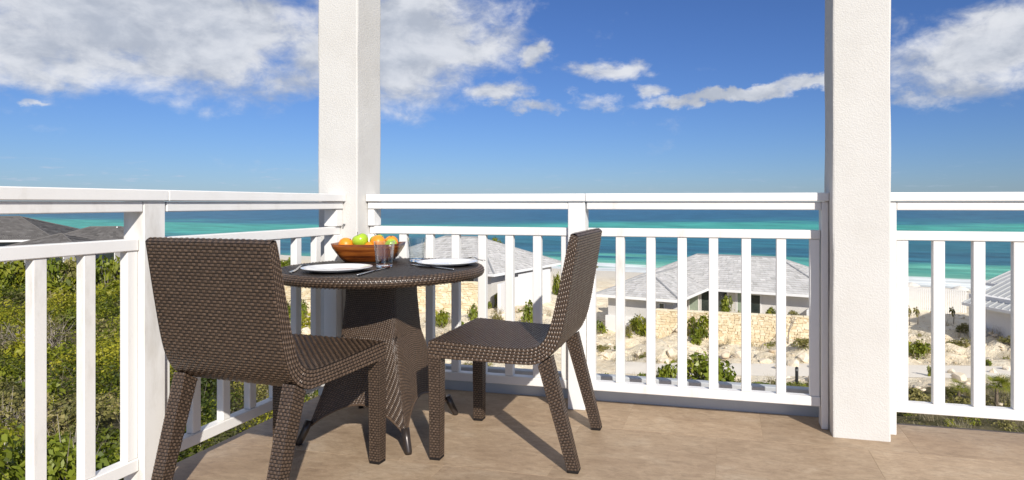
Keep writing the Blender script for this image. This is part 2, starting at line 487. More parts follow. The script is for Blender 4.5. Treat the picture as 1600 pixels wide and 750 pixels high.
def ground_material():
    m = bpy.data.materials.new('sandy_ground'); m.use_nodes = True
    nt = m.node_tree; N, L = nt.nodes.new, nt.links.new
    b = nt.nodes['Principled BSDF']; b.inputs['Roughness'].default_value = .95; b.inputs['Specular IOR Level'].default_value = .1
    tc = N('ShaderNodeTexCoord')
    n1 = N('ShaderNodeTexNoise'); n1.inputs['Scale'].default_value = .35; n1.inputs['Detail'].default_value = 9; n1.inputs['Roughness'].default_value = .65
    n2 = N('ShaderNodeTexNoise'); n2.inputs['Scale'].default_value = 2.2; n2.inputs['Detail'].default_value = 8; n2.inputs['Roughness'].default_value = .7
    for n in (n1, n2): L(tc.outputs['Object'], n.inputs['Vector'])
    r = N('ShaderNodeValToRGB'); e = r.color_ramp.elements
    e[0].position = .28; e[0].color = (.64, .49, .31, 1); e[1].position = .60; e[1].color = (.86, .77, .60, 1)
    x = e.new(.45); x.color = (.80, .68, .49, 1)
    mx = N('ShaderNodeMath'); mx.operation = 'MULTIPLY_ADD'; L(n2.outputs[0], mx.inputs[0]); mx.inputs[1].default_value = .5
    h = N('ShaderNodeMath'); h.operation = 'MULTIPLY'; L(n1.outputs[0], h.inputs[0]); h.inputs[1].default_value = .5
    L(h.outputs[0], mx.inputs[2]); L(mx.outputs[0], r.inputs[0])
    # leaf litter and green-brown soil under the scrub on the left slope
    r2 = N('ShaderNodeValToRGB'); e = r2.color_ramp.elements
    e[0].position = .35; e[0].color = (.055, .055, .020, 1); e[1].position = .7; e[1].color = (.20, .165, .095, 1)
    L(n2.outputs[0], r2.inputs[0])
    a = N('ShaderNodeAttribute'); a.attribute_name = 'scrub'
    ad = N('ShaderNodeMath'); ad.operation = 'MULTIPLY_ADD'; L(n1.outputs[0], ad.inputs[0]); ad.inputs[1].default_value = 1.2
    s2 = N('ShaderNodeMath'); s2.operation = 'SUBTRACT'; L(a.outputs['Fac'], s2.inputs[0]); s2.inputs[1].default_value = .6
    L(s2.outputs[0], ad.inputs[2])
    mr = N('ShaderNodeMapRange'); mr.interpolation_type = 'SMOOTHSTEP'; L(ad.outputs[0], mr.inputs[0]); mr.inputs[1].default_value = .35; mr.inputs[2].default_value = .6
    mix = N('ShaderNodeMix'); mix.data_type = 'RGBA'; L(mr.outputs[0], mix.inputs[0]); L(r.outputs[0], mix.inputs[6]); L(r2.outputs[0], mix.inputs[7])
    # the beach is paler
    a3 = N('ShaderNodeAttribute'); a3.attribute_name = 'beach'
    mix2 = N('ShaderNodeMix'); mix2.data_type = 'RGBA'; L(a3.outputs['Fac'], mix2.inputs[0]); L(mix.outputs[2], mix2.inputs[6]); mix2.inputs[7].default_value = (.72, .655, .55, 1)
    L(mix2.outputs[2], b.inputs['Base Color'])
    bp = N('ShaderNodeBump'); bp.inputs['Strength'].default_value = 1.0; bp.inputs['Distance'].default_value = .22
    L(n2.outputs[0], bp.inputs['Height']); L(bp.outputs[0], b.inputs['Normal'])
    return m


SHORE_N = (0.2033, 0.9789)                     # direction out to sea
SHORE_S = 106.0                                # metres to the waterline


def sea_material():
    m = bpy.data.materials.new('reef_water'); m.use_nodes = True
    nt = m.node_tree; N, L = nt.nodes.new, nt.links.new
    b = nt.nodes['Principled BSDF']; b.inputs['Roughness'].default_value = .35; b.inputs['Specular IOR Level'].default_value = .05
    g = N('ShaderNodeNewGeometry')

    def dot(v):
        d = N('ShaderNodeVectorMath'); d.operation = 'DOT_PRODUCT'; L(g.outputs['Position'], d.inputs[0]); d.inputs[1].default_value = v
        return d.outputs['Value']
    s = dot((SHORE_N[0], SHORE_N[1], 0)); t = dot((SHORE_N[1], -SHORE_N[0], 0))

    def mth(op, a, b_=None, c_=None):
        n = N('ShaderNodeMath'); n.operation = op
        for i, x in enumerate((a, b_, c_)):
            if x is None: continue
            if isinstance(x, (int, float)): n.inputs[i].default_value = x
            else: L(x, n.inputs[i])
        return n.outputs[0]

    def noise(ts, ss, seed, det=5, rough=.55):
        cx = N('ShaderNodeCombineXYZ'); L(mth('MULTIPLY', t, ts), cx.inputs[0]); L(lg_scaled(ss), cx.inputs[1]); cx.inputs[2].default_value = seed
        n = N('ShaderNodeTexNoise'); n.inputs['Scale'].default_value = 1; n.inputs['Detail'].default_value = det; n.inputs['Roughness'].default_value = rough
        L(cx.outputs[0], n.inputs['Vector'])
        return n.outputs[0]
    # the log of the distance from shore, so that reefs and channels read at every range
    lg = mth('LOGARITHM', mth('MAXIMUM', mth('DIVIDE', s, SHORE_S), 1.0), math.e)

    def lg_scaled(k): return mth('MULTIPLY', lg, k)
    w1 = mth('SUBTRACT', noise(.0055, 2.6, 1.3), .5)
    w2 = mth('SUBTRACT', noise(.018, 8, 4.7, 6, .6), .5)
    bent = mth('ADD', lg, mth('ADD', mth('MULTIPLY', w1, .75), mth('MULTIPLY', w2, .45)))
    # the bright bank lies nearer the shore on the left
    shift = N('ShaderNodeMapRange'); shift.interpolation_type = 'SMOOTHSTEP'; L(t, shift.inputs[0])
    for i, x in enumerate((-30, -260, 0, .55)): shift.inputs[1 + i].default_value = x
    bent = mth('ADD', bent, shift.outputs[0])
    r = N('ShaderNodeValToRGB')
    el = r.color_ramp.elements
    deep = (.027, .118, .168, 1); mid = (.032, .150, .185, 1); turq = (.064, .350, .270, 1)
    stops = [(0.0, (.72, .74, .70, 1)), (.008, (.66, .70, .64, 1)), (.016, (.30, .50, .38, 1)), (.04, (.18, .43, .31, 1)), (.13, (.10, .36, .265, 1)), (.17, (.075, .30, .25, 1)), (.235, (.034, .150, .20, 1)), (.40, deep),
             (.60, mid), (.86, (.032, .160, .215, 1)), (1.02, turq), (1.32, turq), (1.50, (.036, .175, .225, 1)), (1.72, (.032, .125, .195, 1)), (2.3, (.034, .125, .205, 1)), (4.0, (.045, .140, .240, 1))]
    while len(el) < len(stops): el.new(.5)
    for i, (p_, c_) in enumerate(stops):
        el[i].position = p_ / 4.0; el[i].color = c_
    L(mth('DIVIDE', bent, 4.0), r.inputs[0])
    # patchy seagrass and wind streaks
    st = noise(.05, 26, 8.1, 8, .7)
    mr = N('ShaderNodeMapRange'); L(st, mr.inputs[0])
    for i, x in enumerate((.25, .75, .62, 1.38)): mr.inputs[1 + i].default_value = x
    mul = N('ShaderNodeMix'); mul.data_type = 'RGBA'; mul.blend_type = 'MULTIPLY'; mul.inputs[0].default_value = 1
    cc = N('ShaderNodeCombineColor')
    for i in range(3): L(mr.outputs[0], cc.inputs[i])
    L(r.outputs[0], mul.inputs[6]); L(cc.outputs[0], mul.inputs[7])
    # small chop: darker and lighter wavelets that stay the same size in metres
    cx = N('ShaderNodeCombineXYZ'); L(mth('MULTIPLY', t, .25), cx.inputs[0]); L(mth('MULTIPLY', s, .7), cx.inputs[1])
    ch = N('ShaderNodeTexNoise'); ch.inputs['Scale'].default_value = 1; ch.inputs['Detail'].default_value = 6; ch.inputs['Roughness'].default_value = .65
    L(cx.outputs[0], ch.inputs['Vector'])
    cw = N('ShaderNodeCombineXYZ'); L(mth('MULTIPLY', t, .03), cw.inputs[0]); L(mth('MULTIPLY', s, .16), cw.inputs[1])
    wn = N('ShaderNodeTexNoise'); wn.inputs['Scale'].default_value = 1; wn.inputs['Detail'].default_value = 7; wn.inputs['Roughness'].default_value = .72
    L(cw.outputs[0], wn.inputs['Vector'])
    mw = N('ShaderNodeMapRange'); L(wn.outputs[0], mw.inputs[0])
    for i, x in enumerate((.28, .72, .45, 1.62)): mw.inputs[1 + i].default_value = x
    mul2 = N('ShaderNodeMix'); mul2.data_type = 'RGBA'; mul2.blend_type = 'MULTIPLY'; mul2.inputs[0].default_value = 1
    cc2 = N('ShaderNodeCombineColor')
    for i in range(3): L(mw.outputs[0], cc2.inputs[i])
    L(mul.outputs[2], mul2.inputs[6]); L(cc2.outputs[0], mul2.inputs[7])
    L(mul2.outputs[2], b.inputs['Base Color'])
    bp = N('ShaderNodeBump'); bp.inputs['Strength'].default_value = .6; bp.inputs['Distance'].default_value = .5
    L(ch.outputs[0], bp.inputs['Height']); L(bp.outputs[0], b.inputs['Normal'])
    return m


# ------------------------------------------------------------------ terrain, sea, path
def smooth(a, b, x):
    t = np.clip((x - a) / (b - a), 0, 1); return t * t * (3 - 2 * t)


def hill(x, d):
    """height relative to the eye, in view-axis coordinates (x right, d ahead)"""
    x = np.asarray(x, float); d = np.asarray(d, float)
    sN = x * .431 + d * .902                                  # metres towards the sea
    zr = np.interp(d, [-30, 5, 20, 32, 44, 60], [-6.4, -6.9, -7.5, -8.45, -9.1, -9.6])
    zr = zr + np.interp(d, [15, 24, 34, 44, 52, 62], [0, .35, 1.0, 1.5, 1.5, .6]) * (1 - smooth(-.06, .06, x / np.maximum(d, 4)))
    zl = np.interp(d, [-30, 5, 10, 16, 34, 60], [-3.2, -3.6, -4.5, -5.3, -6.3, -6.6])
    dd = np.maximum(d, 4.0)
    k = smooth(-.58, -.40, x / dd)
    z = zl * (1 - k) + zr * k
    k2 = smooth(62, 100, sN)
    z = z * (1 - k2) + (-11.2) * k2
    k3 = smooth(92, 116, sN)
    z = z * (1 - k3) + (-12.6) * k3
    k4 = smooth(116, 180, sN)
    return z - 8 * k4


def bumps(x, d):
    bank = 1 + 1.1 * smooth(33.5, 36, d) * (1 - smooth(41, 44, d)) * smooth(-.35, -.2, x / np.maximum(d, 4))
    b = .20 * np.sin(x * .9 + 1.3 * np.sin(d * .5)) * np.sin(d * .8 + .7 * np.sin(x * .63)) + .11 * np.sin(x * 2.3 + 2 * np.sin(d * 1.1)) * np.sin(d * 2.6 + 1.2)
    b += .06 * np.sin(x * 5.1 + d * 1.7) * np.sin(d * 5.6 - x * 2.2)
    return b * bank


def path_band(x, d):
    """0..1 inside the pale track that runs below the balcony on the right"""
    c = 32.6 - .055 * (x - 8)
    w = np.abs(d - c)
    return (1 - smooth(1.7, 2.6, w)) * smooth(-1, 5, x)


def ground_z(x, d):
    flat = path_band(x, d)
    far = smooth(60, 95, np.asarray(x) * .431 + np.asarray(d) * .902)
    return hill(x, d) + bumps(np.asarray(x, float), np.asarray(d, float)) * (1 - flat) * (1 - .85 * far)


def make_ground():
    def axis(lim, fine, step0, grow):
        out = [0.0]; st = step0
        while out[-1] < lim:
            out.append(out[-1] + st)
            if out[-1] > fine: st *= grow
        return np.array(out)
    xr = axis(900, 26, .42, 1.09); xl = axis(900, 45, .5, 1.09)
    xs = np.concatenate([-xl[::-1], xr[1:]])
    ds = np.concatenate([[-60, -40, -25, -14, -8, -4, -1], axis(190, 62, .42, 1.05)[1:]])
    X, D_ = np.meshgrid(xs, ds)
    Z = ground_z(X, D_)
    V = np.stack([COSY * X - SINY * D_, SINY * X + COSY * D_, EYE + Z], -1).reshape(-1, 3)
    nx, nd = len(xs), len(ds)
    i = np.arange(nd - 1)[:, None] * nx + np.arange(nx - 1)[None]
    F = np.stack([i, i + 1, i + nx + 1, i + nx], -1).reshape(-1, 4)
    me = fast_mesh('ground', V, F, np.full(len(F), .5), ground_material(), True)
    dd = np.maximum(D_, 4)
    scr = 1 - smooth(-.50, -.36, X / dd)
    near = (1 - smooth(26.5, 29.5, D_ - .03 * X)) * smooth(-.4, -.2, X / dd) * .85
    scr = np.maximum(scr, near)
    sN = X * .431 + D_ * .902
    beach = smooth(70, 92, sN)
    scr = scr * (1 - smooth(60, 85, sN))
    for nm, a in (('scrub', scr), ('beach', beach)):
        q = me.attributes.new(nm, 'FLOAT', 'POINT'); q.data.foreach_set('value', a.ravel().astype(np.float32))
    o = mesh_ob('ground', me); o['kind'] = 'structure'
    return o


make_ground()

sea = MB()
for k in range(1):
    Rr = 24000
    pts = []
    n = 96
    for i in range(n + 1):
        a = i / n * 2 * PI
        pts.append((Rr * math.cos(a), Rr * math.sin(a)))
    rings = [[(r * math.cos(2 * PI * i / n), r * math.sin(2 * PI * i / n), EYE - 11.8) for i in range(n)] for r in (60, 200, 600, 2000, 7000, 24000)]
    sea.loft(rings, True, False)
sea_o = sea.build('sea', sea_material(), None, kind='structure')


def make_path():
    xs = np.linspace(2.5, 40, 76)
    rows = []
    for x in xs:
        c = 32.6 - .055 * (x - 8)
        row = []
        for q in np.linspace(-1.6, 1.6, 7):
            d = c + q
            row.append(C(x, d, float(ground_z(x, d)) + .03 * (1 - (q / 1.7) ** 2) + .004))
        rows.append(row)
    p = MB(); p.loft(rows, False, False)
    p.build('path', M['sand_path'], None, True, 'structure')


make_path()

# ------------------------------------------------------------------ balcony floor
XL, XR, YF, YB = -2.095, 2.35, 3.2425, -.9
fl = MB(); fl.box(XL, XR, YB, YF, -.28, -.0007)
floor_o = fl.build('balcony_floor', M['slab'], None, kind='structure')
tile_meshes = []
for k in range(6):
    t = MB(); w = .6055
    t.box(-w / 2, w / 2, -w / 2, w / 2, -.012, 0, .0016)
    o = t.build('tile', M['tile'], floor_o)
    tile_meshes.append(o.data); bpy.data.objects.remove(o)
rows_y = [YF, 2.86, 2.30, 1.69, 1.08, .47, -.14, YB]
for r in range(len(rows_y) - 1):
    y1, y0 = rows_y[r], rows_y[r + 1]
    off = (-.455 if r % 2 == 0 else -.04)
    x = off - .61 * 4
    while x < XR:
        a, b = max(x, XL), min(x + .61, XR)
        if b - a > .03:
            t = MB(); t.box(a + .0006, b - .0006, y0 + .0006, y1 - .0006, -.0024, random.uniform(-.00012, .00012), .0004)
            t.build('tile', M['tile'], floor_o)
        x += .61
bw = MB()
bw.box(XL + .06, XR - .06, YB, YF - .06, -9.2, -.284)
tag(bw.build('house_wall', M['white_wall']), 'white rendered house wall carrying the balcony floor', 'wall')

kb = MB(); kb.box(-2.09, .44, 3.2445, 3.292, -.28, .128, .004)
tag(kb.build('upstand', M['kerb']), 'low grey painted upstand along the floor edge behind the railing', 'upstand')

# ------------------------------------------------------------------ columns
CW = .234
for (x0, lab) in ((-2.103, 'white stucco column at the balcony corner behind the fruit bowl'), (.449, 'white stucco column standing free at the right of the balcony')):
    c = MB()
    n = 30
    rings = []
    for i in range(n + 1):
        z = 3.4 * i / n
        ring = []
        y0 = 2.979
        r = .008
        for (cx_, cy_, a0) in ((x0 + r, y0 + r, PI), (x0 + CW - r, y0 + r, 1.5 * PI), (x0 + CW - r, y0 + CW - r, 0), (x0 + r, y0 + CW - r, .5 * PI)):
            for q in range(3):
                a = a0 + q * PI / 4
                j = .0016 * math.sin(z * 9.7 + cx_ * 50) + random.uniform(-.0008, .0008)
                ring.append((cx_ + (r + j) * math.cos(a), cy_ + (r + j) * math.sin(a), z))
        rings.append(ring)
    c.loft(rings, True, True)
    tag(c.build('column', M['stucco'], None, False), lab, 'column', 'white balcony columns')


ah = MB(); ah.tube([(-1.945, 2.981, .905), (-1.945, 2.972, .905)], [.006, .006], 8); ah.tube([(-1.945, 2.974, .903), (-1.945, 2.966, .895), (-1.945, 2.962, .903)], [.0022, .0022, .0022], 6)
tag(ah.build('wall_hook', M['grey_metal']), 'tiny dark metal hook screwed into the corner column above the fruit', 'hook')

# ------------------------------------------------------------------ railings
def rail_part(name, parent, box, bev=.003):
    m = MB(); m.box(*box, bev, tone=.5)
    o = m.build(name, M['paint'], parent)
    return o


def railing_x(label, x0, x1, bals, posts, bw=.043, halfposts=()):
    """a railing that runs along X with its inner faces towards the balcony"""
    t = thing('railing', label, 'railing', (0, 0, 0), 0, 'white balcony railings')
    rail_part('top_cap', t, (x0, x1, 3.056, 3.166, 1.027, 1.066))
    segs = []; a = x0 + .004
    for (p0, p1) in sorted(posts):
        if p0 - a > .03: segs.append((a, p0 - .0015))
        a = p1 + .0015
    if x1 - a > .03: segs.append((a, x1 - .004))
    for (s0, s1) in segs:
        rail_part('fascia_board', t, (s0, s1, 3.069, 3.105, .988, 1.0245))
        rail_part('mid_rail', t, (s0, s1, 3.0895, 3.131, .855, .896))
        rail_part('bottom_rail', t, (s0, s1, 3.0895, 3.135, .0955, .139))
    for (p0, p1) in posts:
        rail_part('post', t, (p0, p1, 3.068, 3.157, 0.0005, 1.0255))
    for (p0, p1) in halfposts:
        rail_part('wall_post', t, (p0, p1, 3.075, 3.150, .1405, .8535))
        rail_part('wall_post', t, (p0, p1, 3.075, 3.150, .8975, .9865))
    for x in bals:
        j = random.uniform(-.0015, .0015)
        rail_part('baluster', t, (x + j, x + j + bw, 3.0955, 3.128, .1395, .8545), .0025)
    return t


railing_x('long white railing between corner column and the post behind the chair', -1.868, -.672,
          [-1.695, -1.541, -1.394, -1.245, -1.097, -.949, -.803], [(-.760, -.6735)], .043, [(-1.867, -1.83)])
railing_x('white railing between the middle post and the free column with the house behind it', -.670, .447,
          [-.6695, -.525, -.377, -.226, -.079, .070, .224, .370], [(.4165, .4465)])
railing_x('white railing right of the free column, palms showing through it', .6845, 2.30,
          [.731, .877, 1.033, 1.188, 1.336, 1.484, 1.632, 1.78, 1.93, 2.08], [(.6845, .7255)], .047)


def railing_y(label, y0, y1, bals, posts, halfposts=()):
    t = thing('railing', label, 'railing', (0, 0, 0), 0, 'white balcony railings')
    rail_part('top_cap', t, (-2.045, -1.935, y0, y1, 1.027, 1.066))
    segs = []; a = y0 + .004
    for (p0, p1) in sorted(posts):
        if p0 - a > .03: segs.append((a, p0 - .0015))
        a = p1 + .0015
    if y1 - a > .03: segs.append((a, y1 - .004))
    for (s0, s1) in segs:
        rail_part('fascia_board', t, (-1.985, -1.949, s0, s1, .988, 1.0245))
        rail_part('mid_rail', t, (-2.007, -1.9665, s0, s1, .855, .896))
        rail_part('bottom_rail', t, (-2.012, -1.9665, s0, s1, .0955, .139))
    for (p0, p1) in posts:
        rail_part('post', t, (-2.037, -1.948, p0, p1, 0.0005, 1.0255))
    for (p0, p1) in halfposts:
        rail_part('wall_post', t, (-2.030, -1.956, p0, p1, .1405, .8535))
        rail_part('wall_post', t, (-2.030, -1.956, p0, p1, .8975, .9865))
    for y in bals:
        j = random.uniform(-.0015, .0015)
        rail_part('baluster', t, (-2.005, -1.9725, y + j, y + j + .040, .1395, .8545), .0025)
    return t


railing_y('white side railing in front of the green slope, left of the near chair', -.1, 1.8805,
          [.101, .251, .401, .551, .700, .850, .999, 1.149, 1.298, 1.447, 1.600, 1.7495], [(1.7915, 1.879)])
railing_y('white side railing running behind the near chair to the corner column', 1.8825, 2.9775,
          [1.8835, 2.026, 2.177, 2.327, 2.478, 2.628, 2.779], [], [(2.925, 2.976)])


# ------------------------------------------------------------------ woven surfaces
def weave(acc, S, nu, nv, h=.0030, gap=.13, shift=.5, jit=.05, tone0=.5, mask=None):
    """lay nu x nv woven strands, each a small raised pillow, on the surface S(u, v) -> (n,3)"""
    us = []; ue = []; vv = []
    for j in range(nv):
        off = (j * shift) % 1.0
        st = np.arange(-1, nu + 1) + off
        a = np.clip(st, 0, nu); b = np.clip(st + 1, 0, nu)
        ok = (b - a) > .12
        us.append(a[ok]); ue.append(b[ok]); vv.append(np.full(ok.sum(), j))
    us = np.concatenate(us) / nu; ue = np.concatenate(ue) / nu; vv = np.concatenate(vv).astype(float)
    # each cell: a strand riding over, then the crossing strand lying lower
    w_ = ue - us
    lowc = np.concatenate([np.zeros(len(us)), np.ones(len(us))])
    us, ue, vv = np.concatenate([us, us + w_ * .60]), np.concatenate([us + w_ * .60, ue]), np.concatenate([vv, vv])
    n = len(us)
    pu = np.array([.03, .24, .76, .97]); hu = np.array([.0, 1.0, 1.0, .0])
    pv = np.array([gap, .5, 1 - gap]); hv = np.array([.15, 1.0, .15])
    U = us[:, None] + (ue - us)[:, None] * pu[None]
    Vv = (vv[:, None] + pv[None] + RNG.uniform(-jit, jit, (n, 1)) * .3) / nv
    Ug = np.repeat(U[:, :, None], 3, 2); Vg = np.repeat(Vv[:, None, :], 4, 1)
    Ug = np.clip(Ug, 0, 1); Vg = np.clip(Vg, 0, 1)
    H = hu[None, :, None] * hv[None, None, :] * h * (1 - .78 * lowc)[:, None, None] * (1 + RNG.uniform(-.25, .25, (n, 1, 1)))
    u = Ug.ravel(); v = Vg.ravel()
    P0 = S(u, v)
    e = 2e-3
    du = S(np.clip(u + e, 0, 1), v) - S(np.clip(u - e, 0, 1), v)
    dv = S(u, np.clip(v + e, 0, 1)) - S(u, np.clip(v - e, 0, 1))
    N_ = np.cross(du, dv); N_ /= np.maximum(np.linalg.norm(N_, axis=1, keepdims=True), 1e-9)
    Pp = P0 + N_ * (H.ravel() + .0002)[:, None]
    keep = np.ones(n, bool)
    if mask is not None:
        cc = Pp.reshape(n, 12, 3).mean(1); keep = mask(cc)
    Pp = Pp.reshape(n, 12, 3)[keep]; n2 = len(Pp)
    base = np.arange(n2)[:, None] * 12
    quads = []
    for i in range(3):
        for j in range(2):
            quads.append([i * 3 + j, (i + 1) * 3 + j, (i + 1) * 3 + j + 1, i * 3 + j + 1])
    F = (base[:, None, :] + np.array(quads)[None]).reshape(-1, 4) if n2 else np.zeros((0, 4), int)
    tones = np.repeat(np.clip(tone0 - .34 * lowc[keep] + RNG.normal(0, .06, n2), 0, 1), 6)  # crossing strands toned down: shade of their lower lie put into the colour
    acc['V'].append(Pp.reshape(-1, 3)); acc['F'].append(F + acc['n']); acc['T'].append(tones); acc['n'] += n2 * 12
    acc['k'] += n2


def under(mb, S, a, b, d=.0006):
    uu, vv = np.meshgrid(np.linspace(0, 1, a + 1), np.linspace(0, 1, b + 1))
    u = uu.ravel(); v = vv.ravel(); e = 2e-3
    P0 = S(u, v)
    du = S(np.clip(u + e, 0, 1), v) - S(np.clip(u - e, 0, 1), v)
    dv = S(u, np.clip(v + e, 0, 1)) - S(u, np.clip(v - e, 0, 1))
    N_ = np.cross(du, dv); N_ /= np.maximum(np.linalg.norm(N_, axis=1, keepdims=True), 1e-9)
    P0 = P0 - N_ * d
    i = np.arange(b)[:, None] * (a + 1) + np.arange(a)[None]
    F = np.stack([i, i + 1, i + a + 2, i + a + 1], -1).reshape(-1, 4)
    mb['V'].append(P0); mb['F'].append(F + mb['n']); mb['n'] += len(P0)


def woven(name, patches, parent, mat=None):
    """patches: (S, nu, nv, base_u, base_v, opts) -> one mesh of core and strands"""
    acc = {'V': [], 'F': [], 'T': [], 'n': 0, 'k': 0}; cr = {'V': [], 'F': [], 'n': 0}
    for (S, nu, nv, bu, bv, opt) in patches:
        weave(acc, S, nu, nv, **opt)
        if bu: under(cr, S, bu, bv)
    V = np.concatenate(acc['V'] + cr['V']) if cr['V'] else np.concatenate(acc['V'])
    Fs = np.concatenate(acc['F'])
    T = np.concatenate(acc['T'])
    ns = len(Fs)
    if cr['V']:
        Fc = np.concatenate(cr['F']) + acc['n']
        F = np.concatenate([Fs, Fc]); T = np.concatenate([T, np.full(len(Fc), .5)])
    else: F = Fs
    me = fast_mesh(name, V, F, T, mat or M['strand'], True)
    me.materials.append(M['core'])
    mi = np.zeros(len(F), np.int32); mi[ns:] = 1
    me.polygons.foreach_set('material_index', mi)
    return mesh_ob(name, me, parent)


def curve(pts, smoothn=3):
    """polyline -> arc-length parametrised function of t in 0..1"""
    P0 = np.array(pts, float)
    for _ in range(smoothn):
        Q = np.empty((2 * len(P0) - 2 + 2, P0.shape[1])); k = 0
        Q = [P0[0]]
        for a, b in zip(P0[:-1], P0[1:]):
            Q.append(a * .75 + b * .25); Q.append(a * .25 + b * .75)
        Q.append(P0[-1]); P0 = np.array(Q)
    s = np.concatenate([[0], np.cumsum(np.linalg.norm(np.diff(P0, axis=0), axis=1))])
    L_ = s[-1]; s = s / L_
    return (lambda t: np.stack([np.interp(t, s, P0[:, i]) for i in range(P0.shape[1])], -1)), L_


HW = .258
TOP = [(-.303, .466), (-.296, .4735), (-.28, .475), (-.13, .465), (.02, .459), (.11, .459), (.155, .474), (.183, .51), (.204, .57), (.222, .65), (.246, .765), (.270, .88), (.279, .903)]
OUT = [(-.303, .412), (-.27, .405), (-.10, .402), (.08, .399), (.14, .400), (.195, .433), (.230, .488), (.250, .56), (.270, .67), (.290, .79), (.306, .893)]


def make_chair(label):
    t = thing('wicker_chair', label, 'chair', (0, 0, 0), 0, 'wicker dining chairs at the table')
    # seat = the level run of the shell, backrest = the rising run
    top, Lt = curve(TOP); out, Lo = curve(OUT)

    def side(y, sgn):
        def S(u, v):
            a = top(u); b = out(u)
            p = a * (1 - v)[:, None] + b * v[:, None]
            return np.stack([p[:, 0], np.full(len(u), y), p[:, 1]], -1)
        return (lambda u, v: S(u, 1 - v)) if sgn < 0 else S

    def sub(S, u0, u1):
        return lambda u, v: S(u0 + (u1 - u0) * u, v)

    def sheet(cv, flip):
        def S(u, v):
            p = cv(u); y = (v - .5) * 2 * (HW - .0005)
            return np.stack([p[:, 0], y if not flip else -y, p[:, 1]], -1)
        return S
    sp = .50                                     # where seat turns to backrest along the shell
    topS, outS = sheet(top, False), sheet(out, True)
    dark = dict(h=.0016, tone0=.45)

    def swap(S): return lambda u, v: S(1 - v, u)
    # rows run across the width (u) and pile up along the shell (v)
    def along(S, a, b): return lambda u, v: S(a + (b - a) * (1 - v), u)
    seat_p = [(along(topS, 0, sp), 20, 38, 1, 16, dict(h=.0030, tone0=.42, gap=.16)),
              (along(outS, 0, sp), 20, 34, 1, 10, dict(h=.0016))]
    back_p = [(along(topS, sp, 1), 24, 46, 1, 14, dict(h=.0018)),
              (along(outS, sp, 1), 20, 44, 1, 16, dict(h=.0026))]
    for y, sg in ((-HW, -1), (HW, 1)):
        S = side(y, sg)
        seat_p.append((sub(S, 0, sp), 27, 5, 14, 1, dict(h=.0026, tone0=.62)))
        back_p.append((sub(S, sp, 1), 27, 5, 14, 1, dict(h=.0026, tone0=.66)))
    fr = lambda u, v: np.stack([np.full(len(u), -.303), (.5 - u) * 2 * HW, .412 + .054 * v], -1)
    seat_p.append((fr, 24, 5, 1, 1, dict(h=.0026, tone0=.6)))
    te = lambda u, v: np.stack([.279 + .027 * v, (.5 - u) * 2 * HW, .903 - .010 * v + .006 * np.sin(v * PI)], -1)
    back_p.append((te, 22, 3, 1, 2, dict(h=.002)))
    woven('seat', seat_p, t); woven('backrest', back_p, t)

    def leg(tx0, tx1, tz, bx0, bx1, y0, y1, iy):
        """four woven faces of a tapering square leg"""
        zb = .011
        c = {}
        ps = []
        ti = .004 * iy
        B = [np.array(p) for p in ((bx0, y0 + max(ti, 0), zb), (bx1, y0 + max(ti, 0), zb), (bx1, y1 + min(ti, 0), zb), (bx0, y1 + min(ti, 0), zb))]
        Tt = [np.array(p) for p in ((tx0, y0, tz[0]), (tx1, y0, tz[1]), (tx1, y1, tz[1]), (tx0, y1, tz[0]))]
        for k in range(4):
            a, b, c_, d_ = B[k], B[(k + 1) % 4], Tt[(k + 1) % 4], Tt[k]
            S = (lambda a, b, c_, d_: lambda u, v: (a * (1 - u)[:, None] + b * u[:, None]) * (1 - v)[:, None] + (d_ * (1 - u)[:, None] + c_ * u[:, None]) * v[:, None])(a, b, c_, d_)
            ps.append((S, 3, 40, 1, 4, dict(h=.0019, tone0=.50, gap=.12)))
        o = woven('leg', ps, t)
        cp = MB()
        q = .003
        cp.box(bx0 - .0006, bx1 + .0006, min(y0, y1) + max(ti, 0) - .0006, max(y0, y1) + min(ti, 0) + .0006, 0.0005, zb, .002)
        cp.build('foot_cap', M['core'], o)
    w = .049
    for sg in (-1, 1):
        ya, yb = (-HW, -HW + w) if sg < 0 else (HW - w, HW)
        leg(-.3025, -.252, (.413, .408), -.297, -.254, ya, yb, 1 if sg > 0 else -1)
        leg(.148, .199, (.401, .434), .264, .306, ya, yb, 1 if sg > 0 else -1)
    return t


chair_a = make_chair('brown wicker chair seen from behind, close to the left railing')
chair_b = copy_tree(chair_a)
chair_a.location = (-1.589, 2.009, 0); chair_a.rotation_euler = (0, 0, -.082 - PI / 2)
chair_b['label'] = 'brown wicker chair seen from the side, facing left toward the table'
chair_b.location = (-.850, 2.596, 0); chair_b.rotation_euler = (0, 0, .014)

# ------------------------------------------------------------------ table
TX, TY, TZ = -1.508, 2.606, .732
tb = thing('wicker_table', 'round brown wicker pedestal table laid for two in the corner', 'table', (TX, TY, 0))
RT = .455


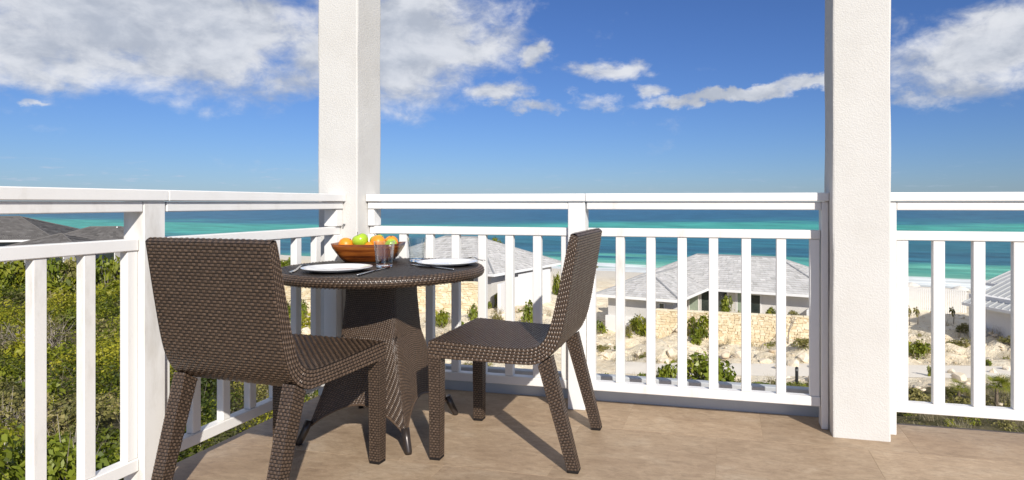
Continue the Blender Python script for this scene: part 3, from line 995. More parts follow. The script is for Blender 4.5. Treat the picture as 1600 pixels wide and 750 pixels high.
def table_parts():
    RI = RT - .026
    flat = lambda u, v: np.stack([(u - .5) * 2 * RI, (v - .5) * 2 * RI, np.full(len(u), TZ)], -1)
    acc = []
    disc = lambda u, v: np.stack([RI * v * np.cos(-u * 2 * PI), RI * v * np.sin(-u * 2 * PI), np.full(len(u), TZ - .0008)], -1)
    o = woven('tabletop', [(flat, 48, 84, 0, 0, dict(h=.0013, tone0=.4, mask=lambda c: np.hypot(c[:, 0], c[:, 1]) < RI - .004))], tb, M['strand_dark'])
    d = MB()
    d.lathe([(0, TZ - .0006), (RI, TZ - .0006)], 64); d.lathe([(RI - .002, TZ - .040), (.0, TZ - .040)], 64)
    d.build('table_core', M['core'], tb)
    rr = .021

    def rim(u, v):
        a = -u * 2 * PI; q = PI / 2 - v * PI
        r = RI + .005 + rr * np.cos(q); z = TZ - rr + rr * np.sin(q) * 1.0
        r = np.where(v < .02, RI, r)
        return np.stack([r * np.cos(a), r * np.sin(a), z], -1)
    woven('rim', [(rim, 150, 7, 96, 8, dict(h=.0024, shift=.28, tone0=.55))], tb)
    zs = [0.0, .075, .2, .33, .437, .60, .69]; rs = [.345, .318, .268, .224, .185, .168, .166]
    rf = lambda z: np.interp(z, zs, rs)
    ANG = .818 - PI / 2
    for k in range(4):
        a0 = ANG + k * PI / 2; a1 = a0 + PI / 2
        c0 = np.array([math.cos(a0), math.sin(a0)]); c1 = np.array([math.cos(a1), math.sin(a1)])
        mid = (c0 + c1) / 2

        def S(u, v, c0=c0, c1=c1, mid=mid):
            zb = .060 + .105 * (1 - (2 * u - 1) ** 2) ** .8
            z = zb * (1 - v) + .692 * v
            r = rf(z)
            # soft ridges, faces drawn in a little towards the flare
            k_ = 1 - .10 * np.sin(PI * u) * np.clip((r - .17) / .15, 0, 1)
            p = (c0[None] * (1 - u)[:, None] + c1[None] * u[:, None]) * (r * k_)[:, None]
            rd = .006 * (np.exp(-(u / .05) ** 2) + np.exp(-((1 - u) / .05) ** 2))
            p = p * (1 - rd / np.maximum(r, .05))[:, None]
            return np.stack([p[:, 0], p[:, 1], z], -1)
        woven('pedestal_panel', [(S, 26, 62, 16, 18, dict(h=.0020, shift=.26, tone0=.60, gap=.1))], tb)
        pg = MB()
        pts = [(c0[0] * r, c0[1] * r, z) for r, z in ((.312, .095), (.329, .055), (.352, .010), (.354, .0006))]
        pg.tube(pts, (.0165, .016, .0145, .0125), 14)
        # bound edge of the woven arch
        pg.build('peg', M['peg'], tb, True)
        ed = MB()
        us = np.linspace(0.02, .98, 40); E = S(us, np.zeros(40))
        ed.tube([tuple(p) for p in E], [.0048] * 40, 6)
        ed.build('arch_edge', M['strand'], tb, True)


table_parts()

# ------------------------------------------------------------------ table setting
def on_table(px, py, z=TZ):
    d = (EYE - z) * 1000 / (py - 317)
    return C((px - 889) / 1000 * d, d, z - EYE)


def plate(px, py, r, label):
    p = on_table(px, py, TZ + .010)
    m = MB()
    prof = [(0, .0055), (r * .62, .0055), (r * .68, .0075), (r * .97, .0175), (r, .0185), (r * .995, .0165), (r * .70, .003), (r * .60, .0006), (r * .56, .0006), (r * .55, .002), (0, .002)]
    m.lathe(prof, 64)
    o = m.build('plate', M['plate'], None, True)
    o.location = (p[0], p[1], TZ + .0022)
    return tag(o, label, 'plate', 'white dinner plates')


p1 = plate(527, 420.5, .143, 'white dinner plate in front of the near chair, left side of table')
p2 = plate(699, 411.5, .139, 'white dinner plate at the right edge of the table')


def tumbler(px, py, label):
    p = on_table(px, py)
    m = MB()
    h = .116
    prof = [(.0352, .0145), (.0452, h - .002), (.0458, h), (.0444, h + .0002), (.0436, h - .002), (.0338, .0165)]
    m.lathe(prof, 48)
    o = m.build('tumbler', M['glass'], None, True)
    o.location = (p[0], p[1], TZ + .0024)
    bs = MB(); bs.lathe([(.0004, 0.0), (.028, 0), (.0325, .001), (.0345, .003), (.0352, .0135), (.030, .0138), (.0004, .0130)], 48)
    bs.build('base', M['glass_solid'], o, True)
    return tag(o, label, 'glass', 'clear tumblers')


tumbler(600.5, 418.5, 'clear glass tumbler in front of the fruit bowl')
tumbler(651.5, 409.5, 'clear glass tumbler right of the fruit bowl, beside the right plate')


def cutlery(kind, p0, p1, label, tilt=0.0):
    """lies on the table from handle end p0 to tip p1 (pixels on the table plane)"""
    a = Vector(on_table(*p0)); b = Vector(on_table(*p1))
    d = (b - a); L_ = d.length
    m = MB()
    z0 = .0035

    def blade(prof, th=.0022, zf=lambda s: 0.0):
        up = []; dn = []
        for (s, w) in prof:
            z = z0 + zf(s)
            up.append([(s * L_, -w, z + th), (s * L_, w, z + th)]); dn.append([(s * L_, -w, z), (s * L_, w, z)])
        rings = [[u[0], u[1], q[1], q[0]] for u, q in zip(up, dn)]
        m.loft(rings, True, True)
    if kind == 'knife':
        blade([(0, .0035), (.02, .0062), (.12, .0065), (.40, .0050), (.50, .0042)], .0045)
        blade([(.50, .0042), (.56, .0075), (.80, .0085), (.93, .0080), (.98, .0045), (1, .001)], .0016)
    else:
        arch = lambda s: .010 * math.sin(min(max((s - .35) / .5, 0), 1) * PI)
        blade([(0, .003), (.02, .0080), (.12, .0085), (.30, .0055), (.55, .0032), (.66, .0035)], .0030, arch)
        blade([(.66, .0035), (.71, .0095), (.78, .0110), (.80, .0112)], .0020, arch)
        for q in (-1.5, -.5, .5, 1.5):
            pr = []
            for s in (.80, .88, .96, 1.0):
                w = .0014 * (1 if s < .99 else .5)
                z = z0 + arch(s)
                y = q * .0062
                pr.append([(s * L_, y - w, z + .0018), (s * L_, y + w, z + .0018), (s * L_, y + w, z), (s * L_, y - w, z)])
            m.loft(pr, True, True)
    o = m.build(kind, M['steel'], None, True)
    o.location = (a.x, a.y, TZ)
    o.rotation_euler = (0, 0, math.atan2(d.y, d.x))
    return tag(o, label, kind, 'steel cutlery on the table')


cutlery('fork', (454, 427.5), (481, 415.5), 'steel fork whose handle pokes out left of the left plate')
cutlery('knife', (558, 432), (612, 417), 'steel knife lying right of the left plate, below the tumbler')
cutlery('knife', (709, 423), (640, 414), 'steel knife lying at the near edge of the right plate')
cutlery('fork', (757, 408.5), (728, 404.5), 'steel fork at the far right rim of the table beyond the right plate')


def rrect(hx, hy, r, z, n=6, bow=0.0):
    out = []
    for (cx_, cy_, a0) in ((hx - r, hy - r, 0), (-hx + r, hy - r, PI / 2), (-hx + r, -hy + r, PI), (hx - r, -hy + r, 1.5 * PI)):
        for q in range(n):
            a = a0 + q / (n - 1) * PI / 2
            x, y = cx_ + r * math.cos(a), cy_ + r * math.sin(a)
            out.append((x, y, z + bow * (abs(x) / hx) ** 3))
    return out


def fruit_bowl():
    p = on_table(577, 408.0)
    m = MB()
    hx, hy, H_ = .164, .112, .084
    rings = []
    def add(f, z, r): rings.append(rrect(max(hx * f, .009), max(hy * f, .009), min(r, max(hx * f, .009) * .9, max(hy * f, .009) * .9), z, 6, .006 if z > .07 else 0))
    for (f, z, r) in ((.0, .002, .01), (.62, .0, .05), (.70, .003, .05), (.80, .020, .055), (.90, .046, .055), (.97, .068, .05), (1.0, H_, .045),
                      (.965, H_ - .001, .043), (.93, .066, .045), (.84, .044, .045), (.70, .020, .045), (.45, .010, .04), (0, .009, .008)): add(f, z, r)
    m.loft(rings, True, True)
    o = m.build('fruit_bowl', M['wood'], None, True)
    o.location = (p[0], p[1], TZ + .0022); o.rotation_euler = (0, 0, YAW + .03)
    tag(o, 'reddish brown flared wooden fruit bowl in the middle of the table', 'bowl')
    return o


bowl = fruit_bowl()


def fruit(kind, lx, ly, lz, r, label, tilt=(0, 0), grp=None):
    m = MB(); n = 28
    prof = []
    for i in range(17):
        a = -PI / 2 + PI * i / 16
        if kind == 'orange':
            rr = r * math.cos(a); z = r * .96 * math.sin(a)
            if i == 16: z -= .05 * r
        else:
            rr = r * math.cos(a) * (1.0 + .10 * math.sin(a)); z = r * .92 * math.sin(a)
            rr = max(rr, 0)
            top = max(0, math.sin(a)); z -= .26 * r * max(0, (top - .82) / .18) ** 1.3
            bot = max(0, -math.sin(a)); z += .14 * r * max(0, (bot - .85) / .15)
        prof.append((max(rr, .0004), z))
    m.lathe(prof, n)
    o = m.build(kind, M['orange' if kind == 'orange' else 'apple'], None, True)
    st = MB()
    if kind == 'apple':
        st.tube([(0, 0, r * .62), (.002, .001, r * .9), (.006, .002, r * 1.12)], [.0012, .0013, .0018], 6)
        st.build('stem', M['stem'], o, True)
    else:
        st.lathe([(.0006, .004), (.0035, .003), (.004, 0)], 8, (0, 0, r * .90)); st.build('stem', M['stem'], o, True)
    ca, sa = math.cos(YAW + .03), math.sin(YAW + .03)
    o.location = (bowl.location.x + lx * ca - ly * sa, bowl.location.y + lx * sa + ly * ca, bowl.location.z + lz)
    o.rotation_euler = (tilt[0], tilt[1], random.uniform(0, 6))
    tag(o, label, kind, 'fruit in the wooden bowl')
    return o


fruit('orange', -.104, -.030, .080, .037, 'orange at the left end of the fruit bowl', (.5, -.4))
fruit('apple', -.036, -.026, .101, .039, 'large green apple topmost in the fruit bowl, stalk up', (.35, -.25))
fruit('apple', .030, .034, .096, .036, 'green apple at the back of the bowl behind the middle orange', (-.1, .3))
fruit('orange', .052, -.032, .091, .037, 'orange right of centre in the bowl, seen behind the near tumbler', (.3, .5))
fruit('orange', .016, -.044, .064, .033, 'orange low at the front of the bowl between apple and middle orange', (.8, 0))
fruit('apple', .112, -.024, .078, .032, 'green apple at the right end of the fruit bowl', (.5, .6))
fruit('orange', .098, .040, .088, .034, 'orange at the back right of the fruit bowl', (.2, .2))
fruit('orange', -.045, .050, .070, .035, 'orange hidden at the back left of the bowl behind the apples', (.2, .2))


# ------------------------------------------------------------------ houses
def roof_plane(mb, e0, e1, r0, r1, course=.30, wid=.34, lift=.055, soff=0):
    """shingled plane between an eave edge e0-e1 and a ridge edge r0-r1 (r0 == r1 for a hip triangle)"""
    e0, e1, r0, r1 = map(lambda p: np.array(p, float), (e0, e1, r0, r1))
    nrm = np.cross(e1 - e0, (r0 + r1) / 2 - (e0 + e1) / 2); nrm /= np.linalg.norm(nrm)
    if nrm[2] < 0: nrm = -nrm
    run = np.linalg.norm((r0 + r1) / 2 - (e0 + e1) / 2)
    n = max(2, int(run / course))
    for k in range(n):
        t0, t1 = k / n, min(1, (k + 1.15) / n)
        a0, a1 = e0 + (r0 - e0) * t0, e1 + (r1 - e1) * t0
        b0, b1 = e0 + (r0 - e0) * t1, e1 + (r1 - e1) * t1
        w = np.linalg.norm(a1 - a0)
        m = max(1, int(w / wid))
        cuts = np.linspace(0, 1, m + 1)
        if m > 2: cuts[1:-1] += RNG.uniform(-.25, .25, m - 1) / m
        for i in range(m):
            c0, c1 = cuts[i], cuts[i + 1]
            lf = lift * RNG.uniform(.7, 1.3)
            q = [a0 + (a1 - a0) * c0 + nrm * lf, a0 + (a1 - a0) * (c1 - .03 / m) + nrm * lf, b0 + (b1 - b0) * (c1 - .03 / m) + nrm * .004, b0 + (b1 - b0) * c0 + nrm * .004]
            f0 = [a0 + (a1 - a0) * c0 - nrm * .01, a0 + (a1 - a0) * (c1 - .03 / m) - nrm * .01]
            mb.add([*q, *f0], [(0, 1, 2, 3), (4, 5, 1, 0)], float(np.clip(.5 + RNG.normal(0, .15), 0, 1)))


def hip(mb, caps, x0, x1, y0, y1, ze, pitch, ov=.6, axis='x', open_back=False):
    X0, X1, Y0, Y1 = x0 - ov, x1 + ov, y0 - ov, y1 + ov
    if axis == 'x':
        h = (Y1 - Y0) / 2; zr = ze + h * pitch
        A, B = (X0 + h, (Y0 + Y1) / 2, zr), (X1 - h, (Y0 + Y1) / 2, zr)
    else:
        h = (X1 - X0) / 2; zr = ze + h * pitch
        A, B = ((X0 + X1) / 2, Y0 + h, zr), ((X0 + X1) / 2, Y1 - h if not open_back else Y1, zr)
    c = [(X0, Y0, ze), (X1, Y0, ze), (X1, Y1, ze), (X0, Y1, ze)]
    if axis == 'x':
        roof_plane(mb, c[0], c[1], A, B); roof_plane(mb, c[2], c[3], B, A); roof_plane(mb, c[3], c[0], A, A); roof_plane(mb, c[1], c[2], B, B)
        ed = [(c[0], A), (c[3], A), (c[1], B), (c[2], B), (A, B)]
    else:
        roof_plane(mb, c[3], c[0], B, A); roof_plane(mb, c[1], c[2], A, B); roof_plane(mb, c[0], c[1], A, A)
        ed = [(c[0], A), (c[1], A), (A, B)]
        if not open_back:
            roof_plane(mb, c[2], c[3], B, B); ed += [(c[2], B), (c[3], B)]
    for p, q in ed:
        p, q = Vector(p), Vector(q)
        caps.tube([p + Vector((0, 0, .03)), q + Vector((0, 0, .03))], [.075, .075], 6)
    return X0, X1, Y0, Y1


def soffit(fa, X0, X1, Y0, Y1, ze, th=.18):
    fa.box(X0 + .02, X1 - .02, Y0 + .02, Y1 - .02, ze - .03 - th * .3, ze - .03)
    for (a, b, c_, d_) in ((X0, X1, Y0 - .03, Y0), (X0, X1, Y1, Y1 + .03), (X0 - .03, X0, Y0 - .03, Y1 + .03), (X1, X1 + .03, Y0 - .03, Y1 + .03)):
        fa.box(a, b, c_, d_, ze - th, ze + .012)


def window(parent, x0, x1, z0, z1, y, mat='glass_dark', fr=.07):
    f = MB()
    f.box(x0, x1, y - .05, y + .02, z0, z0 + fr); f.box(x0, x1, y - .05, y + .02, z1 - fr, z1)
    f.box(x0, x0 + fr, y - .048, y + .02, z0 + fr, z1 - fr); f.box(x1 - fr, x1, y - .048, y + .02, z0 + fr, z1 - fr)
    o = f.build('window', M['frame'], parent)
    p = MB(); p.box(x0 + fr, x1 - fr, y - .02, y + .015, z0 + fr, z1 - fr)
    p.build('pane', M[mat], o)
    return o


# --- the pale shingled house straight ahead (behind the free bay)
def central_house():
    rot = YAW - math.radians(28.0)
    # wing's front left eave corner
    e = at(930, 459.5, 45.8)
    t = thing('shingled_house', 'grey shingled house with a projecting wing above the yellow stone wall', 'house', (e[0], e[1], 0), rot)
    ze = e[2]; g = EYE - 9.6
    roof = MB(); caps = MB(); fa = MB(); wl = MB()
    # local frame: x along the front to the right, y away.  wing: x .6..5.6 ; main body behind
    X0, X1, Y0, Y1 = hip(roof, caps, .7, 5.55, .7, 9.0, ze, .40, .7, 'y', True)
    soffit(fa, X0, X1, Y0, 6.55, ze)
    mz = ze + .02
    MX0, MX1, MY0, MY1 = hip(roof, caps, .1, 14.6, 7.5, 15.4, mz, .44, .9, 'x')
    soffit(fa, MX0, MX1, MY0, MY1, mz)
    wl.box(.7, 5.55, .7, 3.6, g - .6, ze - .10)
    wl.box(.7, 4.4, 3.6, 7.5, g - .6, ze - .11)
    wl.box(.1, 14.6, 7.52, 15.4, g - .6, mz - .12)
    w = wl.build('wall', M['render_wall'], t)
    base = MB(); base.box(.55, 5.75, .55, 4.0, g - .9, ze - 1.55); base.build('sunlit_base', M['white_wall'], t)  # whiter lower wall: sunlit part below the eave shade put into colour
    roof.build('roof', M['shingle'], t); caps.build('ridge_cap', M['ridge_cap'], t); fa.build('fascia', M['fascia'], t)
    wz0, wz1 = mz - 2.45, mz - .22
    window(t, 4.55, 5.38, wz0, wz1, 7.5, 'curtain'); window(t, 5.5, 6.6, wz0, wz1, 7.5); window(t, 6.62, 7.62, wz0, wz1, 7.5)
    window(t, 7.64, 8.28, wz0, wz1, 7.5, 'blind'); window(t, 8.30, 9.0, wz0, wz1, 7.5, 'curtain'); window(t, 9.1, 10.1, wz0, wz1 - .1, 7.5)
    window(t, 4.55, 5.0, ze - 1.9, ze - .35, .68, 'glass_dark')
    ch = MB(); ch.box(13.5, 14.1, 5.9, 7.4, g - .6, mz - 1.0, .02); ch.build('side_wall', M['white_wall'], t)


central_house()


# --- the house left of it, behind the table
def middle_house():
    rot = YAW - math.radians(28.0)
    # front right eave corner at (757,427)
    e = at(772, 428.5, 46.0)
    t = thing('shingled_house', 'pale shingled house with a stepped white garden wall, behind the table', 'house', (e[0], e[1], 0), rot)
    ze = e[2]; g = EYE - 9.3
    roof = MB(); caps = MB(); fa = MB(); wl = MB()
    X0, X1, Y0, Y1 = hip(roof, caps, -13, -.7, .7, 9.6, ze, .44, .7, 'x')
    soffit(fa, X0, X1, Y0, Y1, ze)
    wl.box(-13, -.7, .7, 9.6, g - 1.5, ze - .12); wl.build('wall', M['render_wall'], t)
    roof.build('roof', M['shingle'], t); caps.build('ridge_cap', M['ridge_cap'], t); fa.build('fascia', M['fascia'], t)
    window(t, -4.6, -2.2, ze - 2.3, ze - .35, .68)
    window(t, -9.5, -7.0, ze - 2.3, ze - .35, .68)


middle_house()


def block_wall(label, pts, zt, th=.22, mat='white_wall', depth_z=2.5, name='garden_wall'):
    """a wall following a polyline of world points; zt: top height at each point"""
    m = MB()
    for i in range(len(pts) - 1):
        a, b = Vector((*pts[i][:2], 0)), Vector((*pts[i + 1][:2], 0))
        d = (b - a).normalized(); n_ = Vector((-d.y, d.x, 0)) * th / 2
        z1 = zt[i]
        q = []
        for p in (a - n_, b - n_, b + n_, a + n_): q.append((p.x, p.y, z1 - depth_z))
        for p in (a - n_, b - n_, b + n_, a + n_): q.append((p.x, p.y, z1))
        m.add(q, [(0, 1, 2, 3), (4, 5, 6, 7), (0, 1, 5, 4), (1, 2, 6, 5), (2, 3, 7, 6), (3, 0, 4, 7)])
    o = m.build(name, M[mat])
    return tag(o, label, 'wall')


Dw = 45.0
block_wall('plain white garden wall stepping up toward the beach house corner', [at(780, 452, 45), at(792, 452, 46.5), at(812, 440, 48), at(858, 440, 52)],
           [at(0, 444, 45)[2], at(0, 436, 46.5)[2], at(0, 429, 48)[2]], .25, 'white_wall', 4)
0 and block_wall('low pale wall end next to the shingled wing, at its left corner', [at(905, 430, 62), at(955, 421, 66)], [at(0, 427, 62)[2]], .3, 'white_wall', 4)


# --- dark roofed houses far left
def left_houses():
    rot = YAW + math.radians(20)
    for (px, py, d, wx, wy, pitch, rr, lab) in ((-75, 376.5, 60, 15.0, 10, .40, 16, 'dark shingled house at the far left, white eave showing above the railing'),
                                       (133, 384.5, 55, 8.2, 6.4, .42, 12, 'brown shingled hip roof house rising behind the left railing')):
        e = at(px, py, d)
        t = thing('dark_house', lab, 'house', (e[0], e[1], 0), YAW + math.radians(rr), 'dark roofed houses on the left slope')
        ze = e[2]; roof = MB(); caps = MB(); fa = MB(); wl = MB()
        X0, X1, Y0, Y1 = hip(roof, caps, -wx / 2, wx / 2, .7, wy, ze, pitch, .7, 'x')
        soffit(fa, X0, X1, Y0, Y1, ze)
        wl.box(-wx / 2, wx / 2, .7, wy, EYE - 8.5, ze - .12); wl.build('wall', M['grey_wall'], t)
        roof.build('roof', M['shingle_dark'], t); caps.build('ridge_cap', M['shingle_dark'], t); fa.build('fascia', M['fascia'], t)
        for k in (-.3, .05, .32):
            window(t, wx * k, wx * k + 1.6, ze - 2.2, ze - .45, .68)
        vp = MB(); vp.tube([(wx * .12, 3.4, ze + .3), (wx * .12, 3.4, ze + 1.55)], [.05, .05], 8); vp.build('vent_pipe', M['fascia'], t, True)
    e = at(48, 388, 47)
    t = thing('dark_house', 'low dark gable roof in front of the brown hip roof on the left', 'house', (e[0], e[1], 0), YAW + math.radians(8), 'dark roofed houses on the left slope')
    ze = e[2]; roof = MB(); caps = MB(); fa = MB(); wl = MB()
    X0, X1, Y0, Y1 = hip(roof, caps, -1.6, 2.6, .6, 4.6, ze, .36, .5, 'x')
    soffit(fa, X0, X1, Y0, Y1, ze)
    wl.box(-1.6, 2.6, .6, 4.6, EYE - 8.3, ze - .12); wl.build('wall', M['grey_wall'], t)
    roof.build('roof', M['shingle_dark'], t); caps.build('ridge_cap', M['shingle_dark'], t); fa.build('fascia', M['fascia'], t)
    window(t, .5, 1.9, ze - 1.9, ze - .5, .58)


left_houses()


# --- the metal roofed house on the right
def right_house():
    e = at(1541, 464, 41.0)                       # near left eave corner region
    t = thing('metal_roof_house', 'white house with pale standing seam metal roof at the right edge', 'house', (e[0], e[1], 0), YAW - math.radians(38))
    ze = e[2]
    g = EYE - 9.9
    wl = MB(); wl.box(0.5, 13, 0.5, 9, g - 1, ze - .12); wl.build('wall', M['white_wall'], t)
    # two stepped roof slopes with standing seams, falling towards the viewer's left
    for (x0, x1, y0, y1, z0, z1, nm) in ((-.3, 13.4, -.2, 4.9, ze, ze + 2.2, 'lower_roof'), (-.6, 13.4, 5.2, 10.5, ze + .5, ze + 2.75, 'upper_roof')):
        r = MB()
        r.add([(x0, y0, z0), (x1, y0, z0), (x1, y1, z1), (x0, y1, z1), (x0, y0, z0 - .12), (x1, y0, z0 - .12), (x1, y1, z1 - .12), (x0, y1, z1 - .12)],
              [(0, 1, 2, 3), (7, 6, 5, 4), (0, 4, 5, 1), (1, 5, 6, 2), (2, 6, 7, 3), (3, 7, 4, 0)])
        o = r.build(nm, M['metal_roof'], t)
        k = 0
        x = x0 + .25
        while x < x1:
            s = MB()
            s.add([(x, y0 - .01, z0), (x + .05, y0 - .01, z0), (x + .05, y1, z1), (x, y1, z1), (x, y0 - .01, z0 + .07), (x + .05, y0 - .01, z0 + .07), (x + .05, y1, z1 + .07), (x, y1, z1 + .07)],
                  [(0, 1, 5, 4), (1, 2, 6, 5), (3, 0, 4, 7), (4, 5, 6, 7), (2, 3, 7, 6)])
            s.build('seam', M['metal_roof'], o); x += .42
    f = MB(); f.box(-.35, 13.4, -.26, -.2, ze - .26, ze + .02); f.box(-.36, -.3, -.2, 5.0, ze - .3, ze - .02); f.build('gutter', M['fascia'], t)
    dp = MB(); dp.tube([(.9, .42, ze - .2), (.9, .42, g)], [.05, .05], 8); dp.build('downpipe', M['grey_metal'], t, True)


def right_house2():
    """gable-end house: wall facing the camera in shade under a lean roof"""
    t = thing('metal_roof_house', 'white house with pale standing seam metal roof at the right edge', 'house')
    P = lambda px, py, d: Vector(at(px, py, d))
    g = EYE - 10.6
    # plan corners in view coordinates
    A = P(1514, 470, 43.5); B = P(1578, 490, 40.5); 
    far = P(1506, 455, 52.0)
    dirf = Vector((B.x - A.x, B.y - A.y, 0)); dirf.normalize()
    back = Vector((-dirf.y, dirf.x, 0))
    Bq = A + dirf * 2.7
    w = MB()

    def prism(p, q, dep, zp, zq, zb):
        a, b = p.copy(), q.copy(); c_, d_ = q + back * dep, p + back * dep
        bot = [(v.x, v.y, zb) for v in (a, b, c_, d_)]
        top = [(a.x, a.y, zp), (b.x, b.y, zq), (c_.x, c_.y, zq), (d_.x, d_.y, zp)]
        w.add(bot + top, [(0, 1, 2, 3), (4, 5, 6, 7), (0, 1, 5, 4), (1, 2, 6, 5), (2, 3, 7, 6), (3, 0, 4, 7)])
    zt = A.z
    prism(A, A + dirf * 9, 9, zt + .5, zt + .5, g)
    w.build('wall', M['white_wall'], t)
    # pitched roof: eave line runs along dirf, slope rises away
    for (off, z0, dep, ris, nm, over, start) in ((-.75, zt - .05, 3.4, 1.35, 'lower_roof', .9, .25), (2.5, zt + 1.02, 6.0, 2.0, 'upper_roof', .5, -1.2)):
        e0 = A + dirf * start + back * off; e1 = A + dirf * 11 + back * off
        u0 = e0 + back * dep; u1 = e1 + back * dep
        e0.z = e1.z = z0; u0.z = u1.z = z0 + ris
        dn = Vector((0, 0, -.14))
        r = MB(); v = [e0, e1, u1, u0, e0 + dn, e1 + dn, u1 + dn, u0 + dn]
        r.add([tuple(x) for x in v], [(0, 1, 2, 3), (7, 6, 5, 4), (0, 4, 5, 1), (1, 5, 6, 2), (2, 6, 7, 3), (3, 7, 4, 0)])
        o = r.build(nm, M['metal_roof'], t)
        L_ = (e1 - e0).length; x = .04
        while x < L_ - .1:
            s = MB(); q = []
            for base in (e0, u0):
                for dx in (0, .05):
                    for dz in (.002, .075):
                        p = base + dirf * (x + dx); q.append((p.x, p.y, p.z + dz))
            s.add(q, [(0, 2, 3, 1), (4, 5, 7, 6), (1, 3, 7, 5), (0, 1, 5, 4), (2, 6, 7, 3)])
            s.build('roof_seam', M['grey_metal'] if False else M['metal_roof'], o); x += .48
        gt = MB(); q = []
        for p in (e0, e1):
            for dy in (-.10, -.005):
                for dz in (-.16, .03):
                    pp = p + back * dy; q.append((pp.x, pp.y, p.z + dz))
        gt.add(q, [(0, 2, 3, 1), (4, 5, 7, 6), (0, 1, 5, 4), (2, 6, 7, 3), (1, 3, 7, 5), (0, 4, 6, 2)])
        gt.build('gutter', M['fascia'], t)
    # air unit at the wall foot
    p = A + dirf * 1.25 - back * .45
    u = MB(); zb = ground_z((p.x * COSY + p.y * SINY), (-SINY * p.x + COSY * p.y)) + EYE
    Mx = Matrix.Translation(Vector((p.x, p.y, float(zb)))) @ Matrix.Rotation(math.atan2(dirf.y, dirf.x), 4, 'Z')
    u.box(-.45, .45, -.17, .17, .1, .80, .02, M=Mx)
    ob = tag(u.build('air_unit', M['fascia']), 'small outdoor air conditioning unit at the foot of the white house', 'air conditioner')
    fn = MB(); pts = []
    for k in range(20):
        a = 2 * PI * k / 20; pts.append(Mx @ Vector((.0 + .26 * math.cos(a), -.175, .45 + .26 * math.sin(a))))
    fn.add([tuple(q) for q in pts] + [tuple(Mx @ Vector((0, -.178, .45)))], [(k, (k + 1) % 20, 20) for k in range(20)])
    fn.build('fan_grille', M['grey_metal'], ob)


right_house2()


# --- white slatted fence behind, on the right
def white_fence():
    a = Vector(at(1398, 485, 58)); b = Vector(at(1512, 490, 55))
    d = (b - a); L_ = Vector((d.x, d.y, 0)).length; d = Vector((d.x, d.y, 0)).normalized()
    a = a - d * 1.0; L_ += 1.0
    t = thing('board_fence', 'tall white board fence before the beach, right of the free column', 'fence', (a.x, a.y, 0), math.atan2(d.y, d.x))
    ztop = at(0, 449, 57)[2]; zb = EYE - 10.6
    n = int(L_ / .16)
    me = None
    for k in range(n):
        if me is None:
            m = MB(); m.box(0, .132, -.012, .012, zb, ztop, .004); o = m.build('board', M['white_wall'], t); me = o.data
        else:
            o = mesh_ob('board', me, t)
        o.location = (k * .16, random.uniform(-.006, .006), random.uniform(-.015, .015))
    for z in (zb + .8, ztop - .35):
        m = MB(); m.box(0, L_, .014, .055, z, z + .09); m.build('rail', M['white_wall'], t)


white_fence()


# --- stone retaining walls
def stone_wall(label, p0, p1, ztop, zbot, sz=.24, th=.35):
    a, b = Vector(p0), Vector(p1)
    d = Vector((b.x - a.x, b.y - a.y, 0)); L_ = d.length; d.normalize()
    t = thing('stone_wall', label, 'wall', (a.x, a.y, 0), math.atan2(d.y, d.x), 'yellow stone garden walls')
    core = MB(); core.box(0, L_, .03, th, zbot, ztop - .03); core.build('mortar', M['mortar'], t)
    m = MB(); z = zbot
    while z < ztop - .02:
        h = min(random.uniform(.65, 1.1) * sz * .75, ztop - z)
        x = -random.random() * sz
        while x < L_:
            w = random.uniform(.6, 1.6) * sz
            x0, x1 = max(x, 0) + .012, min(x + w, L_) - .012
            if x1 - x0 > .05:
                pr = random.uniform(0, .055)
                j = lambda: random.uniform(-.045, .045)
                f = [(x0 + j(), -pr, z + .01 + j()), (x1 + j(), -pr, z + .01 + j()), (x1 + j(), -pr, z + h - .01 + j()), (x0 + j(), -pr, z + h - .01 + j())]
                bk = [(x0, .04, z), (x1, .04, z), (x1, .04, z + h), (x0, .04, z + h)]
                m.add(f + bk, [(0, 1, 2, 3), (0, 4, 5, 1), (1, 5, 6, 2), (2, 6, 7, 3), (3, 7, 4, 0)], random.random() ** .8)
            x += w
        z += h
    o = m.build('stone_course', M['stone'], t, kind='stuff')
    cp = MB(); x = 0
    cpm = MB()
    while x < L_:
        w = min(random.uniform(.5, .9), L_ - x)
        cpm.box(x + .01, x + w - .01, -.06, th + .04, ztop - .05, ztop + .03 + random.uniform(-.012, .012), .015, random.uniform(.55, 1))
        x += w
    cpm.build('coping', M['stone'], t, kind='stuff')


stone_wall('long yellow stone wall below the windows of the central house', at(1024, 520, 43.0), at(1320, 530, 39.6), at(0, 490, 41.5)[2], EYE - 10.4)
stone_wall('yellow stone wall seen under the table, left of the white garden wall', at(585, 480, 45.5), at(752, 470, 44.0), at(0, 439, 45)[2], EYE - 10.2)
# small landing wall of the left slope
stone_wall('short pale stone wall glimpsed between the side railing bars beneath the table', at(425, 470, 44), at(515, 474, 43), at(0, 446, 43)[2], EYE - 9.5)


